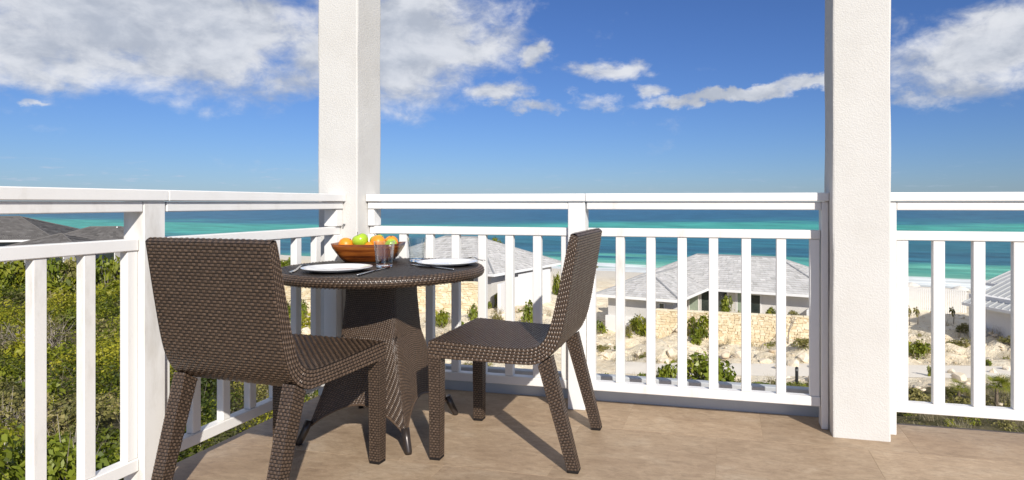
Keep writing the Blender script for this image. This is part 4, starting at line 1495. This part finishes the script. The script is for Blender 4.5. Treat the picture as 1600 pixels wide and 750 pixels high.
# ------------------------------------------------------------------ plants
def leaves_on(centers, normals, size, rng, aspect=.55, droop=.35):
    """one folded leaf (two quads sharing a midrib would be 4 tris; a rhombus quad does here) per centre"""
    n = len(centers)
    nn = normals + rng.normal(0, .55, (n, 3)); nn /= np.linalg.norm(nn, axis=1, keepdims=True)
    r = rng.normal(0, 1, (n, 3)); r -= nn * (r * nn).sum(1, keepdims=True); r /= np.maximum(np.linalg.norm(r, axis=1, keepdims=True), 1e-6)
    s = np.cross(nn, r)
    L_ = (size * rng.uniform(.65, 1.25, n))[:, None]
    W = L_ * aspect
    a = centers; b = centers + r * L_ * .5 + s * W * .5 + nn * L_ * .06; c_ = centers + r * L_ - nn * L_ * droop * .4; d_ = centers + r * L_ * .5 - s * W * .5 + nn * L_ * .06
    return np.stack([a, b, c_, d_], 1).reshape(-1, 3)


def bush_leaves(rng, n, rx, ry, rz, size, lobes=7, base=0.0, shell=.55):
    """leaf positions through an irregular, lobed crown"""
    lc = rng.normal(0, 1, (lobes, 3)); lc /= np.linalg.norm(lc, axis=1, keepdims=True)
    lc[:, 2] = np.abs(lc[:, 2]) * .9 + .05
    lc *= rng.uniform(.35, .72, (lobes, 1))
    lr = rng.uniform(.24, .46, lobes)
    k = rng.integers(0, lobes, n)
    dr = rng.normal(0, 1, (n, 3)); dr /= np.linalg.norm(dr, axis=1, keepdims=True)
    dr[:, 2] = np.where(rng.random(n) < .7, np.abs(dr[:, 2]), dr[:, 2])
    rad = lr[k] * (shell + (1 - shell) * rng.random(n) ** .5) * rng.uniform(.85, 1.12, n)
    p = lc[k] + dr * rad[:, None]
    p[:, 2] = np.maximum(p[:, 2], .02 + .1 * rng.random(n))
    lt = rng.normal(0, .17, lobes)[k]                      # clumps differ a little in leaf colour
    P0 = p * np.array([rx, ry, rz]); P0[:, 2] += base
    nr = dr * np.array([1, 1, 1.0]) + np.array([0, 0, .45])
    return leaves_on(P0, nr, size * rng.uniform(.6, 1.35, n), rng), lt


def foliage_mesh(name, seed, n, rx, ry, rz, size, mat, lobes=8, base=0.0, tone=.5):
    rng = np.random.default_rng(seed)
    V, lt = bush_leaves(rng, n, rx, ry, rz, size, lobes, base)
    F = np.arange(len(V)).reshape(-1, 4)
    return fast_mesh(name, V, F, np.clip(tone + lt + rng.normal(0, .09, n), 0, 1), mat)


def twig_strips(rng, n, spread, height, w=.008, lean=.6, segs=3):
    """thin, bent, forked dry stems from a common foot"""
    V = []; 
    az = rng.uniform(0, 2 * PI, n); ln = rng.uniform(.45, 1.0, n) * height; le = rng.uniform(.1, lean, n)
    foot = rng.normal(0, spread * .25, (n, 2))
    t = np.linspace(0, 1, segs + 1)
    quads = []
    side = np.stack([np.cos(az + 1.3), np.sin(az + 1.3)], -1)
    for i in range(segs):
        pts = []
        for q in (t[i], t[i + 1]):
            x = foot[:, 0] + np.cos(az) * ln * (le * q + .35 * le * q * q); y = foot[:, 1] + np.sin(az) * ln * (le * q + .35 * le * q * q)
            z = ln * q * (1 - .25 * le * q)
            pts.append((np.stack([x, y, z], -1), w * (1 - .75 * q)))
        (a, wa), (b, wb) = pts
        s3 = np.concatenate([side, np.zeros((n, 1))], 1)
        quads.append(np.stack([a - s3 * wa, a + s3 * wa, b + s3 * wb, b - s3 * wb], 1))
    return np.concatenate(quads).reshape(-1, 3)


def twig_mesh(name, seed, n, spread, height, mat, w=.008, lean=.6):
    rng = np.random.default_rng(seed)
    V = twig_strips(rng, n, spread, height, w, lean)
    F = np.arange(len(V)).reshape(-1, 4)
    return fast_mesh(name, V, F, rng.random(len(F)), mat)


def view_xy(p): return p[0] * COSY + p[1] * SINY, -SINY * p[0] + COSY * p[1]


def foot_at(px, py, dmin=8, dmax=90):
    """the ground point seen at this place of the photo"""
    ds = np.linspace(dmin, dmax, 3000)
    gz = ground_z((px - 889) / 1000 * ds, ds); line = -(py - 317) / 1000 * ds
    k = np.argmax(line <= gz)
    d = ds[k]
    x = (px - 889) / 1000 * d
    return Vector(C(x, d, float(gz[k]))), d


FOL = {
    'green': [foliage_mesh('foliage', 11 + i, 650, 1, 1, 1, .20, M['leaf'], 9, tone=.55) for i in range(3)],
    'bright': [foliage_mesh('foliage', 31 + i, 520, 1, 1, 1, .24, M['leaf_bright'], 8, tone=.5) for i in range(3)],
    'olive': [foliage_mesh('foliage', 51 + i, 650, 1, 1, 1, .17, M['leaf_olive'], 10, tone=.5) for i in range(3)],
    'rust': [foliage_mesh('foliage', 71, 160, 1, 1, 1, .22, M['leaf_rust'], 6)],
}
TWG = [twig_mesh('stem', 91 + i, 26, .5, 1.0, M['twig'], .012, .9) for i in range(3)]
cnt = 0


def shrub(px, py, wpx, hpx, kind, label, cat='shrub', name='shrub', group='shrubs on the sandy slope', twigs=True, d=None):
    """px,py: the foot in the photo; wpx,hpx: its width and height there"""
    global cnt; cnt += 1
    if d is None: p, d = foot_at(px, py)
    else: p = Vector(at(px, py, d))
    w = wpx / 1000 * d / 2 * 1.12; h = hpx / 1000 * d * 1.05
    t = thing(name, label, cat, p, random.uniform(0, 6.28), group)
    f = mesh_ob('foliage', FOL[kind][cnt % len(FOL[kind])], t); f.scale = (w, w, h); f.location = (0, 0, -.04 * h)
    if twigs:
        s = mesh_ob('stem', TWG[cnt % 3], t); s.scale = (w * 1.1, w * 1.1, h * .95)
    return t


SH = [
    # behind the table and right chair
    (690, 512, 30, 40, 'green', 'green shrub under the table rim, on the right of the pedestal'),
    (708, 470, 22, 40, 'olive', 'spindly sapling in front of the stone wall under the table'),
    (745, 480, 16, 34, 'green', 'narrow dark upright shrub against the end of the stone wall'),
    (738, 503, 22, 26, 'bright', 'round bright shrub above the right chair seat front corner'),
    (723, 480, 14, 11, 'bright', 'tiny bright cushion plant before the stone wall'),
    (722, 528, 34, 26, 'bright', 'yellow green shrub left of the right chair seat'),
    (780, 478, 30, 34, 'green', 'bushy dark green conical shrub before the white garden wall'),
    (765, 482, 12, 14, 'bright', 'small yellow green tuft left of the conical shrub'),
    (775, 503, 20, 18, 'olive', 'low olive tuft on sand below the conical shrub'),
    (826, 506, 26, 36, 'bright', 'upright bright shrub on the sand behind the chair seat'),
    (852, 470, 10, 12, 'olive', 'small dry tuft at the foot of the white garden wall'),
    (868, 460, 17, 38, 'green', 'dark green shrub past the right end of the white garden wall'),
    (936, 520, 30, 18, 'bright', 'low green plant at the left corner of the shingled wing'),
    (942, 548, 26, 10, 'olive', 'flat olive ground plant left of the wing plinth'),
    (982, 522, 14, 20, 'olive', 'small ochre tuft before the white plinth'),
    (1000, 522, 34, 40, 'green', 'round headed small tree before the white plinth', 'tree'),
    (1026, 510, 18, 30, 'green', 'slim green shrub at the left end of the long stone wall'),
    (1090, 527, 46, 40, 'green', 'wide dark shrub growing against the long stone wall'),
    (1086, 537, 22, 17, 'bright', 'small bright shrub in front of the wide dark shrub'),
    (1160, 520, 36, 40, 'olive', 'pale bare looking bush before the stone wall'),
    (1180, 530, 14, 20, 'rust', 'rust brown withered plant on the rubble'),
    (1200, 521, 20, 24, 'olive', 'olive wisp of a shrub by the long stone wall'),
    (1252, 541, 42, 16, 'olive', 'dark low shrub below the bare little tree'),
    (1222, 570, 10, 10, 'bright', 'tiny green tuft among the boulders right of centre'),
    # right bay
    (1434, 556, 44, 34, 'green', 'dense green and yellow shrub right of the free column'),
    (1452, 588, 12, 20, 'green', 'narrow dark bush at the edge of the pale track'),
    (1500, 540, 34, 14, 'olive', 'low olive shrub in the middle of the sandy bank'),
    (1505, 520, 26, 18, 'olive', 'ochre and green scrub near the white wall corner'),
    (1546, 572, 16, 12, 'bright', 'bright green cushion beside the pale boulders'),
    (1580, 535, 34, 14, 'olive', 'dry brown scrub at the foot of the metal roof house'),
    (1432, 630, 64, 28, 'olive', 'grey olive bush beyond the right railing, near the free column'),
    (1496, 642, 52, 24, 'olive', 'grey olive bush below the small fan palm'),
    (1566, 648, 40, 12, 'olive', 'grey olive bush under the large fan palm'),
    (1598, 648, 24, 12, 'olive', 'grey olive bush at the right edge beside the dark post'),
]
for a in SH:
    shrub(a[0], a[1], a[2], a[3], a[4], a[5], a[6] if len(a) > 6 else 'shrub')
# plants standing on the terrace behind the long wall
shrub(1138, 487, 26, 34, 'bright', 'lime green shrub in front of the central house windows', d=43.5, group='terrace plants of the central house')
shrub(1206, 494, 20, 16, 'green', 'small dark shrub above the stone wall, right of the windows', d=42.6, group='terrace plants of the central house')
shrub(1240, 496, 24, 13, 'olive', 'wispy plant above the stone wall near its right end', d=42.0, group='terrace plants of the central house')
shrub(775, 392, 26, 26, 'green', 'dark tree top rising behind the roof ridge of the pale house', 'tree', 'tree', None, True, 66)
shrub(1270, 492, 12, 12, 'green', 'dark sprig over the stone wall beside the free column', d=41.0, group='terrace plants of the central house')
shrub(925, 420, 34, 6, 'olive', 'flat olive dune plants on the beach left of the shingled wing', d=84, group=None)

# the broad leaved bush and the row of plants just beyond the railing
sg = [foliage_mesh('foliage', 131 + i, 900, 1, 1, 1, .17, M['leaf_bright'], 11, tone=.45) for i in range(2)]
FOL['seagrape'] = sg
for (px, py, w, h, lab) in ((1098, 606, 104, 66, 'big round leaved bush just outside the railing, in front of the track'),
                            (1046, 606, 56, 46, 'round leaved bush at the left of the big one outside the railing'),
                            (1006, 603, 40, 24, 'low leafy bush outside the railing behind the second bar from the post'),
                            (955, 602, 52, 22, 'low leafy bush outside the railing next to the middle post'),
                            (1136, 606, 34, 30, 'small dark leaved bush at the right of the big one outside the railing'),
                            (1190, 606, 44, 10, 'low trailing greenery outside the railing beside the track'),
                            (1246, 608, 50, 12, 'low trailing greenery at the foot of the black bollard')):
    shrub(px, py, w, h, 'seagrape', lab, group='leafy bushes just outside the railing')


def bare_tree(px, py, hpx, label):
    p, d = foot_at(px, py); h = hpx / 1000 * d
    t = thing('bare_tree', label, 'tree', p)
    m = MB(); rnd = random.Random(5)

    def limb(a, dr, L_, r, n):
        b = a + dr * L_
        m.tube([a, (a + b) / 2 + Vector((rnd.uniform(-.05, .05), rnd.uniform(-.05, .05), 0)) * L_, b], [r, r * .8, r * .55], 5)
        if n:
            for _ in range(3):
                q = (dr + Vector((rnd.uniform(-.8, .8), rnd.uniform(-.8, .8), rnd.uniform(-.1, .4)))).normalized()
                limb(b - dr * L_ * rnd.uniform(0, .3), q, L_ * .62, r * .55, n - 1)
    limb(Vector((0, 0, -.1)), Vector((.05, 0, 1)).normalized(), h * .48, .05, 3)
    m.build('trunk', M['twig'], t, True)


bare_tree(1231, 538, 54, 'bare leafless little tree in front of the stone wall')


SPR = foliage_mesh('foliage', 401, 46, 1, 1, 1, .42, M['leaf_olive'], 5)


def sapling(px, py, hpx, label):
    p, d = foot_at(px, py); h = hpx / 1000 * d
    t = thing('sapling', label, 'sapling', p, 0, 'saplings in front of the white fence')
    s = MB(); s.tube([(0, 0, -.1), (.03, 0, h * .5), (.0, .03, h)], [.03, .024, .012], 6); s.build('trunk', M['bark'], t, True)
    f = mesh_ob('foliage', SPR, t); f.scale = (h * .26, h * .26, h * .55); f.location = (0, 0, h * .48)


for (px, py, h, lab) in ((1421, 508, 30, 'left one of two saplings before the white fence'), (1434, 507, 27, 'right one of two saplings before the white fence'),
                         (1490, 506, 26, 'thin sapling between the second and third bar beyond the free column')):
    sapling(px, py, h, lab)


def frond_mesh():
    m = MB(); n = 20
    for k in range(n):
        a = (k / (n - 1) - .5) * 4.3
        d = Vector((math.cos(a), math.sin(a), 0)); s = Vector((-d.y, d.x, 0))
        p = [Vector((0, 0, 0)), d * .45 + Vector((0, 0, .05)), d * .78 + Vector((0, 0, -.01)), d * 1.0 + Vector((0, 0, -.16))]
        w = [.010, .026, .018, .001]
        for i in range(3):
            a0, a1 = p[i], p[i + 1]
            m.add([a0 - s * w[i], a0 + s * w[i], a1 + s * w[i + 1], a1 - s * w[i + 1]], [(0, 1, 2, 3)], random.uniform(.3, .9))
    o = m.build('frond', M['leaf'], None, fix=False); me = o.data; bpy.data.objects.remove(o)
    return me


FR = frond_mesh()


def fan_palm(px, py, wpx, hpx, label, nf=13):
    p, d = foot_at(px, py); h = hpx / 1000 * d; r = wpx / 1000 * d / 2
    t = thing('fan_palm', label, 'palm', p, random.uniform(0, 6), 'small fan palms beyond the right railing')
    tr = MB(); tr.tube([(0, 0, -.2), (.02, 0, h * .3), (0, .01, h * .55)], [.07, .06, .05], 8); tr.build('trunk', M['bark'], t, True)
    rnd = random.Random(px)
    for k in range(nf):
        az = 2 * PI * k / nf * 1.618 + rnd.uniform(-.2, .2); up = rnd.uniform(-.25, 1.15)
        dv = Vector((math.cos(az) * math.cos(up), math.sin(az) * math.cos(up), math.sin(up)))
        base = Vector((0, 0, h * .55)); tip = base + dv * r * .45
        st = MB(); st.tube([base, tip], [.012, .008], 5); so = st.build('stalk', M['leaf_bright'], t)
        f = mesh_ob('frond', FR, t)
        f.location = tip; sc = r * rnd.uniform(.5, .68); f.scale = (sc, sc, sc)
        f.rotation_euler = (rnd.uniform(-.4, .4), -up * .8 + .2, az)
    return t


fan_palm(1557, 636, 62, 54, 'larger fan palm between the last two bars on the right', 10)
fan_palm(1498, 628, 40, 42, 'smaller fan palm behind the middle of the right railing', 8)
fan_palm(1590, 640, 44, 50, 'fan palm at the right edge of the view beside the dark post', 9)


def bollard(px, py, hpx, label):
    p, d = foot_at(px, py); h = hpx / 1000 * d
    t = thing('bollard', label, 'bollard', p, 0, 'black bollards along the track')
    m = MB(); m.lathe([(.07, -.1), (.07, h * .93), (.06, h * .97), (.03, h), (.0005, h)], 12); m.build('post', M['post_black'], t, True)
    b = MB(); b.lathe([(.072, h * .78), (.075, h * .80), (.075, h * .86), (.072, h * .88)], 12); b.build('band', M['grey_metal'], t, True)


bollard(1245, 601, 28, 'black bollard outside the railing, left of the free column')
bollard(1588, 634, 34, 'black bollard at the right edge between palms')


# ------------------------------------------------------------------ rocks
def rock_mesh(seed, sub=2):
    import bmesh
    rnd = np.random.default_rng(seed)
    bm = bmesh.new(); bmesh.ops.create_icosphere(bm, subdivisions=sub, radius=1)
    pl = rnd.normal(0, 1, (14, 3)); pl /= np.linalg.norm(pl, axis=1, keepdims=True); of = rnd.uniform(.42, .86, 14)
    for v in bm.verts:
        c = np.array(v.co)
        for n_, o in zip(pl, of):
            k = c @ n_ - o
            if k > 0: c = c - n_ * k
        v.co = c * (1 + rnd.uniform(-.03, .03))
    me = bpy.data.meshes.new('rock'); bm.to_mesh(me); bm.free()
    a = me.attributes.new('tone', 'FLOAT', 'FACE'); a.data.foreach_set('value', np.clip(rnd.normal(.62, .07, len(me.polygons)), 0, 1).astype(np.float32))
    me.materials.append(M['rock'])
    return me


ROCKS = [rock_mesh(200 + i) for i in range(5)]
BO = [(1500, 593, 22, 16, 'pair of pale boulders at the track edge, the larger'), (1487, 584, 14, 9, 'flat pale boulder left of the larger one at the track edge'),
      (1553, 583, 16, 11, 'pale rounded boulder beside the bright green cushion plant'), (1573, 578, 18, 13, 'largest pale boulder between the last two bars'),
      (1587, 592, 16, 10, 'pale boulder lowest on the right, above the palm'), (1562, 592, 14, 9, 'small boulder below the pair on the right'),
      (1220, 577, 22, 11, 'whitish boulder between the last bars before the free column'), (1258, 560, 26, 13, 'broad flat boulder beside the free column'),
      (1196, 566, 20, 11, 'tan boulder on the rubble bank right of the withered plant'), (1240, 572, 24, 14, 'white topped boulder under the bare little tree'),
      (1270, 575, 16, 10, 'boulder half hidden by the last bar before the column'), (1155, 556, 22, 9, 'long tan rock in the centre of the rubble bank'),
      (1048, 553, 22, 12, 'white rock mound below the left end of the stone wall'), (1035, 566, 26, 12, 'low white rock at the left of the rubble bank'),
      (795, 500, 26, 15, 'pale boulder right of the conical shrub'), (812, 486, 20, 12, 'pale rock below the stepped white wall'),
      (765, 520, 26, 12, 'pale rock behind the seat of the right chair'), (470, 462, 22, 18, 'pale boulder between side railing bars, above the chair seat'),
      (455, 446, 14, 10, 'small pale rock beneath the table on the left'), (478, 520, 22, 12, 'pale rock low between the side railing bars'),
      (1105, 578, 20, 9, 'tan rock by the track, left of centre'), (1000, 556, 22, 8, 'flat cream rock on the open sand'),
      (946, 556, 18, 8, 'cream rock at the left of the open sand')]
for i, (px, py, w, h, lab) in enumerate(BO):
    p, d = foot_at(px, py)
    o = mesh_ob('boulder', ROCKS[i % 5]); o.location = p + Vector((0, 0, h / 1000 * d * .12))
    o.scale = (w / 1700 * d, w / 1700 * d * .8, h / 1100 * d); o.rotation_euler = (random.uniform(-.3, .3), random.uniform(-.3, .3), random.uniform(0, 6))
    tag(o, lab, 'rock', 'pale boulders on the slope')


def scatter_rubble():
    import bmesh
    small = []
    for i in range(4):
        me = rock_mesh(300 + i, 1)
        vs = np.empty(len(me.vertices) * 3, np.float32); me.vertices.foreach_get('co', vs)
        fs = np.array([tuple(p.vertices) for p in me.polygons]); small.append((vs.reshape(-1, 3), fs)); bpy.data.meshes.remove(me)
    V = []; F = []; T = []; n = 0
    rng = np.random.default_rng(17)
    N_ = 6500
    d = rng.uniform(24, 58, N_); a = rng.uniform(-.47, .85, N_); x = a * d
    keep = (path_band(x, d) < .3)
    clump = np.sin(x * .8 + 2 * np.sin(d * .5)) + np.sin(d * 1.1 + np.sin(x * .7) * 2) + rng.normal(0, .6, N_)
    keep &= clump > -.3
    x, d = x[keep], d[keep]
    z = ground_z(x, d)
    size = np.exp(rng.normal(-2.45, .6, len(x))); size = np.clip(size, .03, .42)
    for i in range(len(x)):
        vs, fs = small[i % 4]
        th = rng.uniform(0, 6.28); c_, s_ = math.cos(th), math.sin(th)
        sc = size[i] * np.array([rng.uniform(.7, 1.4), rng.uniform(.7, 1.2), rng.uniform(.4, .8)])
        q = vs * sc; q = np.stack([q[:, 0] * c_ - q[:, 1] * s_, q[:, 0] * s_ + q[:, 1] * c_, q[:, 2]], -1)
        q += np.array(C(x[i], d[i], z[i] + size[i] * .12))
        V.append(q); F.append(fs + n); n += len(q); T.append(np.full(len(fs), np.clip(rng.normal(.6, .2), 0, 1)))
    me = fast_mesh('rubble', np.concatenate(V), np.concatenate(F), np.concatenate(T), M['rock'])
    tag(mesh_ob('rubble', me), 'pale limestone rubble strewn over the sandy bank', 'rubble', None, 'stuff')


scatter_rubble()


# ------------------------------------------------------------------ scrub on the left slope
def scrub_mass():
    rng = np.random.default_rng(23)
    parts = {'leaf': [], 'leaf_olive': [], 'twig': []}
    tones = {'leaf': [], 'leaf_olive': [], 'twig': []}
    single = []
    bands = [(9.6, 12, .95, 1900, .066), (12, 22, .52, 1500, .074), (22, 38, .42, 640, .105), (38, 74, .34, 180, .18)]
    for (d0, d1, dens, nl, ls) in bands:
        amin, amax = -1.12, -.36
        area = (amax - amin) * (d1 * d1 - d0 * d0) / 2
        n = int(area * dens)
        d = np.sqrt(rng.uniform(d0 * d0, d1 * d1, n)); a = rng.uniform(amin, amax, n); x = a * d
        for i in range(n):
            if a[i] > -.47 and rng.random() < (a[i] + .47) / .10: continue
            sN = x[i] * .431 + d[i] * .902
            if sN > 66: continue
            # keep the balcony itself clear
            w = C(x[i], d[i], 0)
            if w[0] > -2.9 and w[1] < 3.9: continue
            R_ = rng.uniform(.55, 1.15) * (1 + .010 * d[i]); H_ = R_ * rng.uniform(.7, 1.5)
            patch = math.sin(x[i] * .42 + 1.1 + .8 * math.sin(d[i] * .3)) + math.sin(d[i] * .47 + x[i] * .22)
            dry = math.sin(x[i] * .61 + 2.2) + math.sin(d[i] * .71 + 1.7 + x[i] * .3)
            kind = 'twig' if dry > 1.25 and rng.random() < .6 else ('leaf_olive' if dry + rng.normal(0, .4) > .65 else 'leaf')
            tn = .46 + .16 * patch + rng.normal(0, .20)
            c0 = np.array(C(x[i], d[i], float(ground_z(x[i], d[i])) - .05))
            if kind == 'twig':
                V = twig_strips(rng, int(nl * .10), R_, H_ * 1.05, .004 + .0004 * d[i], 1.3)
                parts['twig'].append(V + c0); tones['twig'].append(rng.random(len(V) // 4))
                kind = 'leaf_olive'; m_ = int(nl * .45)
            else: m_ = nl
            if d[i] < 10.5: m_ = int(m_ * .6)
            m_ = int(m_ * R_ * .72)
            V, lt = bush_leaves(rng, m_, R_, R_, H_, ls * rng.uniform(.75, 1.6), 10)
            parts[kind].append(V + c0); tones[kind].append(np.clip(tn + lt + rng.normal(0, .08, m_), 0, 1))
            if d0 < 20 and rng.random() < .25:
                V = twig_strips(rng, 16, R_, H_ * 1.05, .005, 1.3)
                parts['twig'].append(V + c0); tones['twig'].append(rng.random(len(V) // 4))
    for k, lab in (('leaf', 'dense green scrub covering the slope left of the balcony'), ('leaf_olive', 'olive grey scrub mixed into the green slope'), ('twig', 'dry grey twigs standing through the scrub')):
        V = np.concatenate(parts[k]); F = np.arange(len(V)).reshape(-1, 4)
        me = fast_mesh('scrub', V, F, np.concatenate(tones[k]), M[k])
        tag(mesh_ob('scrub' if k != 'twig' else 'twigs', me), lab, 'scrub' if k != 'twig' else 'twigs', None, 'stuff')


scrub_mass()

# near bushes one can pick out at the foot of the side railing
near = [foliage_mesh('foliage', 161 + i, 1500, 1, 1, 1, .13, M['leaf_bright'], 12, tone=.42) for i in range(2)]
FOL['near'] = near
for (px, py, w, h, d_, lab) in ((8, 800, 190, 150, 8.2, 'large glossy leaved bush at the lower left corner'), (112, 790, 150, 150, 8.6, 'glossy leaved bush between the two nearest bars of the side railing'),
                                (205, 778, 110, 90, 9.4, 'glossy leaved bush at the foot of the side railing post')):
    shrub(px, py, w, h, 'near', lab, group='glossy bushes below the side railing', d=d_)
SLOPE = [(20, 452, 70, 34, 'olive', 'yellowish bush high on the slope behind the nearest bar'), (168, 424, 40, 24, 'bright', 'round bright green bush below the brown roofed house'),
         (90, 470, 80, 40, 'green', 'broad dark bush between the first two bars, mid slope'), (170, 470, 60, 40, 'green', 'dark bush beneath the bright round one'),
         (40, 640, 90, 60, 'bright', 'grass green bush low on the slope behind the nearest bar'), (455, 424, 40, 22, 'bright', 'rounded green bush behind the left rim of the table'),
         (430, 420, 40, 20, 'green', 'green bush beside the back of the near chair'), (495, 422, 26, 14, 'olive', 'olive bush behind the table, between railing bars'),
         (470, 500, 34, 34, 'bright', 'bright leafy plant between side railing bars under the table'), (452, 530, 30, 30, 'green', 'green shrub low behind the near chair seat')]
ROW = ['bush beyond the left picture edge below the far left dark house', 'bush left of the nearest railing bar, below the far left dark house', 'bush touching the left edge of the nearest bar, under the white eave',
       'bush directly behind the nearest railing bar, below the dark gable roof', 'bush just right of the nearest bar, below the dark gable roof', 'olive bush left of the second bar, below the brown hip roof',
       'bush hidden mostly by the second bar, below the brown hip roof', 'bush just right of the second bar, below the brown hip roof', 'bush left of the railing post, below the brown hip roof', 'bush right behind the railing post, below the brown roof']
for k, px in enumerate((-60, -22, 10, 44, 78, 104, 132, 160, 190, 214)):
    shrub(px, 448 + (k * 7) % 5, 60, 50 + (k * 13) % 7, ('green', 'green', 'bright', 'green', 'bright')[k % 5] if k != 5 else 'olive', ROW[k], group='bush row below the dark roofed houses', d=44 + (k * 5) % 4)
for a in SLOPE: shrub(*a[:6], group='bushes picked out on the left slope')


# ------------------------------------------------------------------ dry grass and low cover right of the balcony
def low_cover():
    rng = np.random.default_rng(41)
    P0 = []; T0 = []; P1 = []; T1 = []; P2 = []; T2 = []
    n = 620
    for i in range(n):
        d = math.sqrt(rng.uniform(15 ** 2, 29.3 ** 2)); a = rng.uniform(-.42, .95); x = a * d
        w = C(x, d, 0)
        if d > 28.5 - .055 * (x - 8) + rng.normal(0, .5): continue
        c0 = np.array(C(x, d, float(ground_z(x, d)) - .03))
        if rng.random() < .45:
            V = twig_strips(rng, 70, .5, rng.uniform(.35, .65), .006, 1.1); P0.append(V + c0); T0.append(rng.random(len(V) // 4))
        if rng.random() < .4:
            V, lt = bush_leaves(rng, 130, rng.uniform(.4, .8), rng.uniform(.4, .8), rng.uniform(.25, .5), .085, 7)
            P1.append(V + c0); T1.append(np.clip(rng.normal(.55, .15) + lt + rng.normal(0, .15, 130), 0, 1))
        if rng.random() < .35:
            V, lt = bush_leaves(rng, 120, rng.uniform(.3, .7), rng.uniform(.3, .7), rng.uniform(.2, .4), .09, 6)
            P2.append(V + c0); T2.append(np.clip(rng.normal(.6, .15) + lt + rng.normal(0, .15, 120), 0, 1))
    # thin dry stalks on the bank beyond the track
    for i in range(420):
        d = rng.uniform(34, 47); a = rng.uniform(-.42, .75); x = a * d
        if math.sin(x * .7) + math.sin(d * .9 + x * .3) < -.2: continue
        c0 = np.array(C(x, d, float(ground_z(x, d)) - .03))
        V = twig_strips(rng, 26, .5, rng.uniform(.35, .95), .009, .9); P0.append(V + c0); T0.append(rng.random(len(V) // 4))
        if rng.random() < .22:
            V, lt = bush_leaves(rng, 60, .4, .4, .3, .14, 5); P2.append(V + c0); T2.append(np.clip(.5 + lt + rng.normal(0, .15, 60), 0, 1))
    for P_, T_, k, nm, lab in ((P0, T0, 'straw', 'dry_grass', 'dry straw coloured grass on the sandy ground'), (P1, T1, 'leaf_olive', 'ground_cover', 'grey olive ground cover beyond the railing'), (P2, T2, 'leaf', 'ground_cover', 'green ground cover beyond the railing')):
        V = np.concatenate(P_); F = np.arange(len(V)).reshape(-1, 4)
        tag(mesh_ob(nm, fast_mesh(nm, V, F, np.concatenate(T_), M[k])), lab, 'ground cover', None, 'stuff')


low_cover()

# ------------------------------------------------------------------ small beach things
p = Vector(at(849, 424, 60)); 
b = MB(); b.box(-.35, .35, -.3, .3, -4, .45, .03); b.lathe([(.33, .45), (.22, .62), (.0005, .66)], 10)
o = b.build('beach_bin', M['blue']); o.location = p
tag(o, 'small bright blue bin past the roof eave, above the white garden wall', 'bin')
for (px, py, d, lab) in ((1424, 441, 84, 'beach parasol left of the two beyond the white fence'), (1500, 447, 80, 'beach parasol right of the two beyond the white fence')):
    q = at(px, py, d)
    t = thing('beach_parasol', lab, 'parasol', (q[0], q[1], q[2] - 2.2), 0, 'closed and open parasols on the beach')
    m = MB(); m.lathe([(1.1, 1.75), (.6, 2.05), (.001, 2.25), ], 12); m.build('canopy', M['umbrella'], t)
    m = MB(); m.tube([(0, 0, -1.5), (0, 0, 2.2)], [.03, .03], 6); m.build('pole', M['fascia'], t)
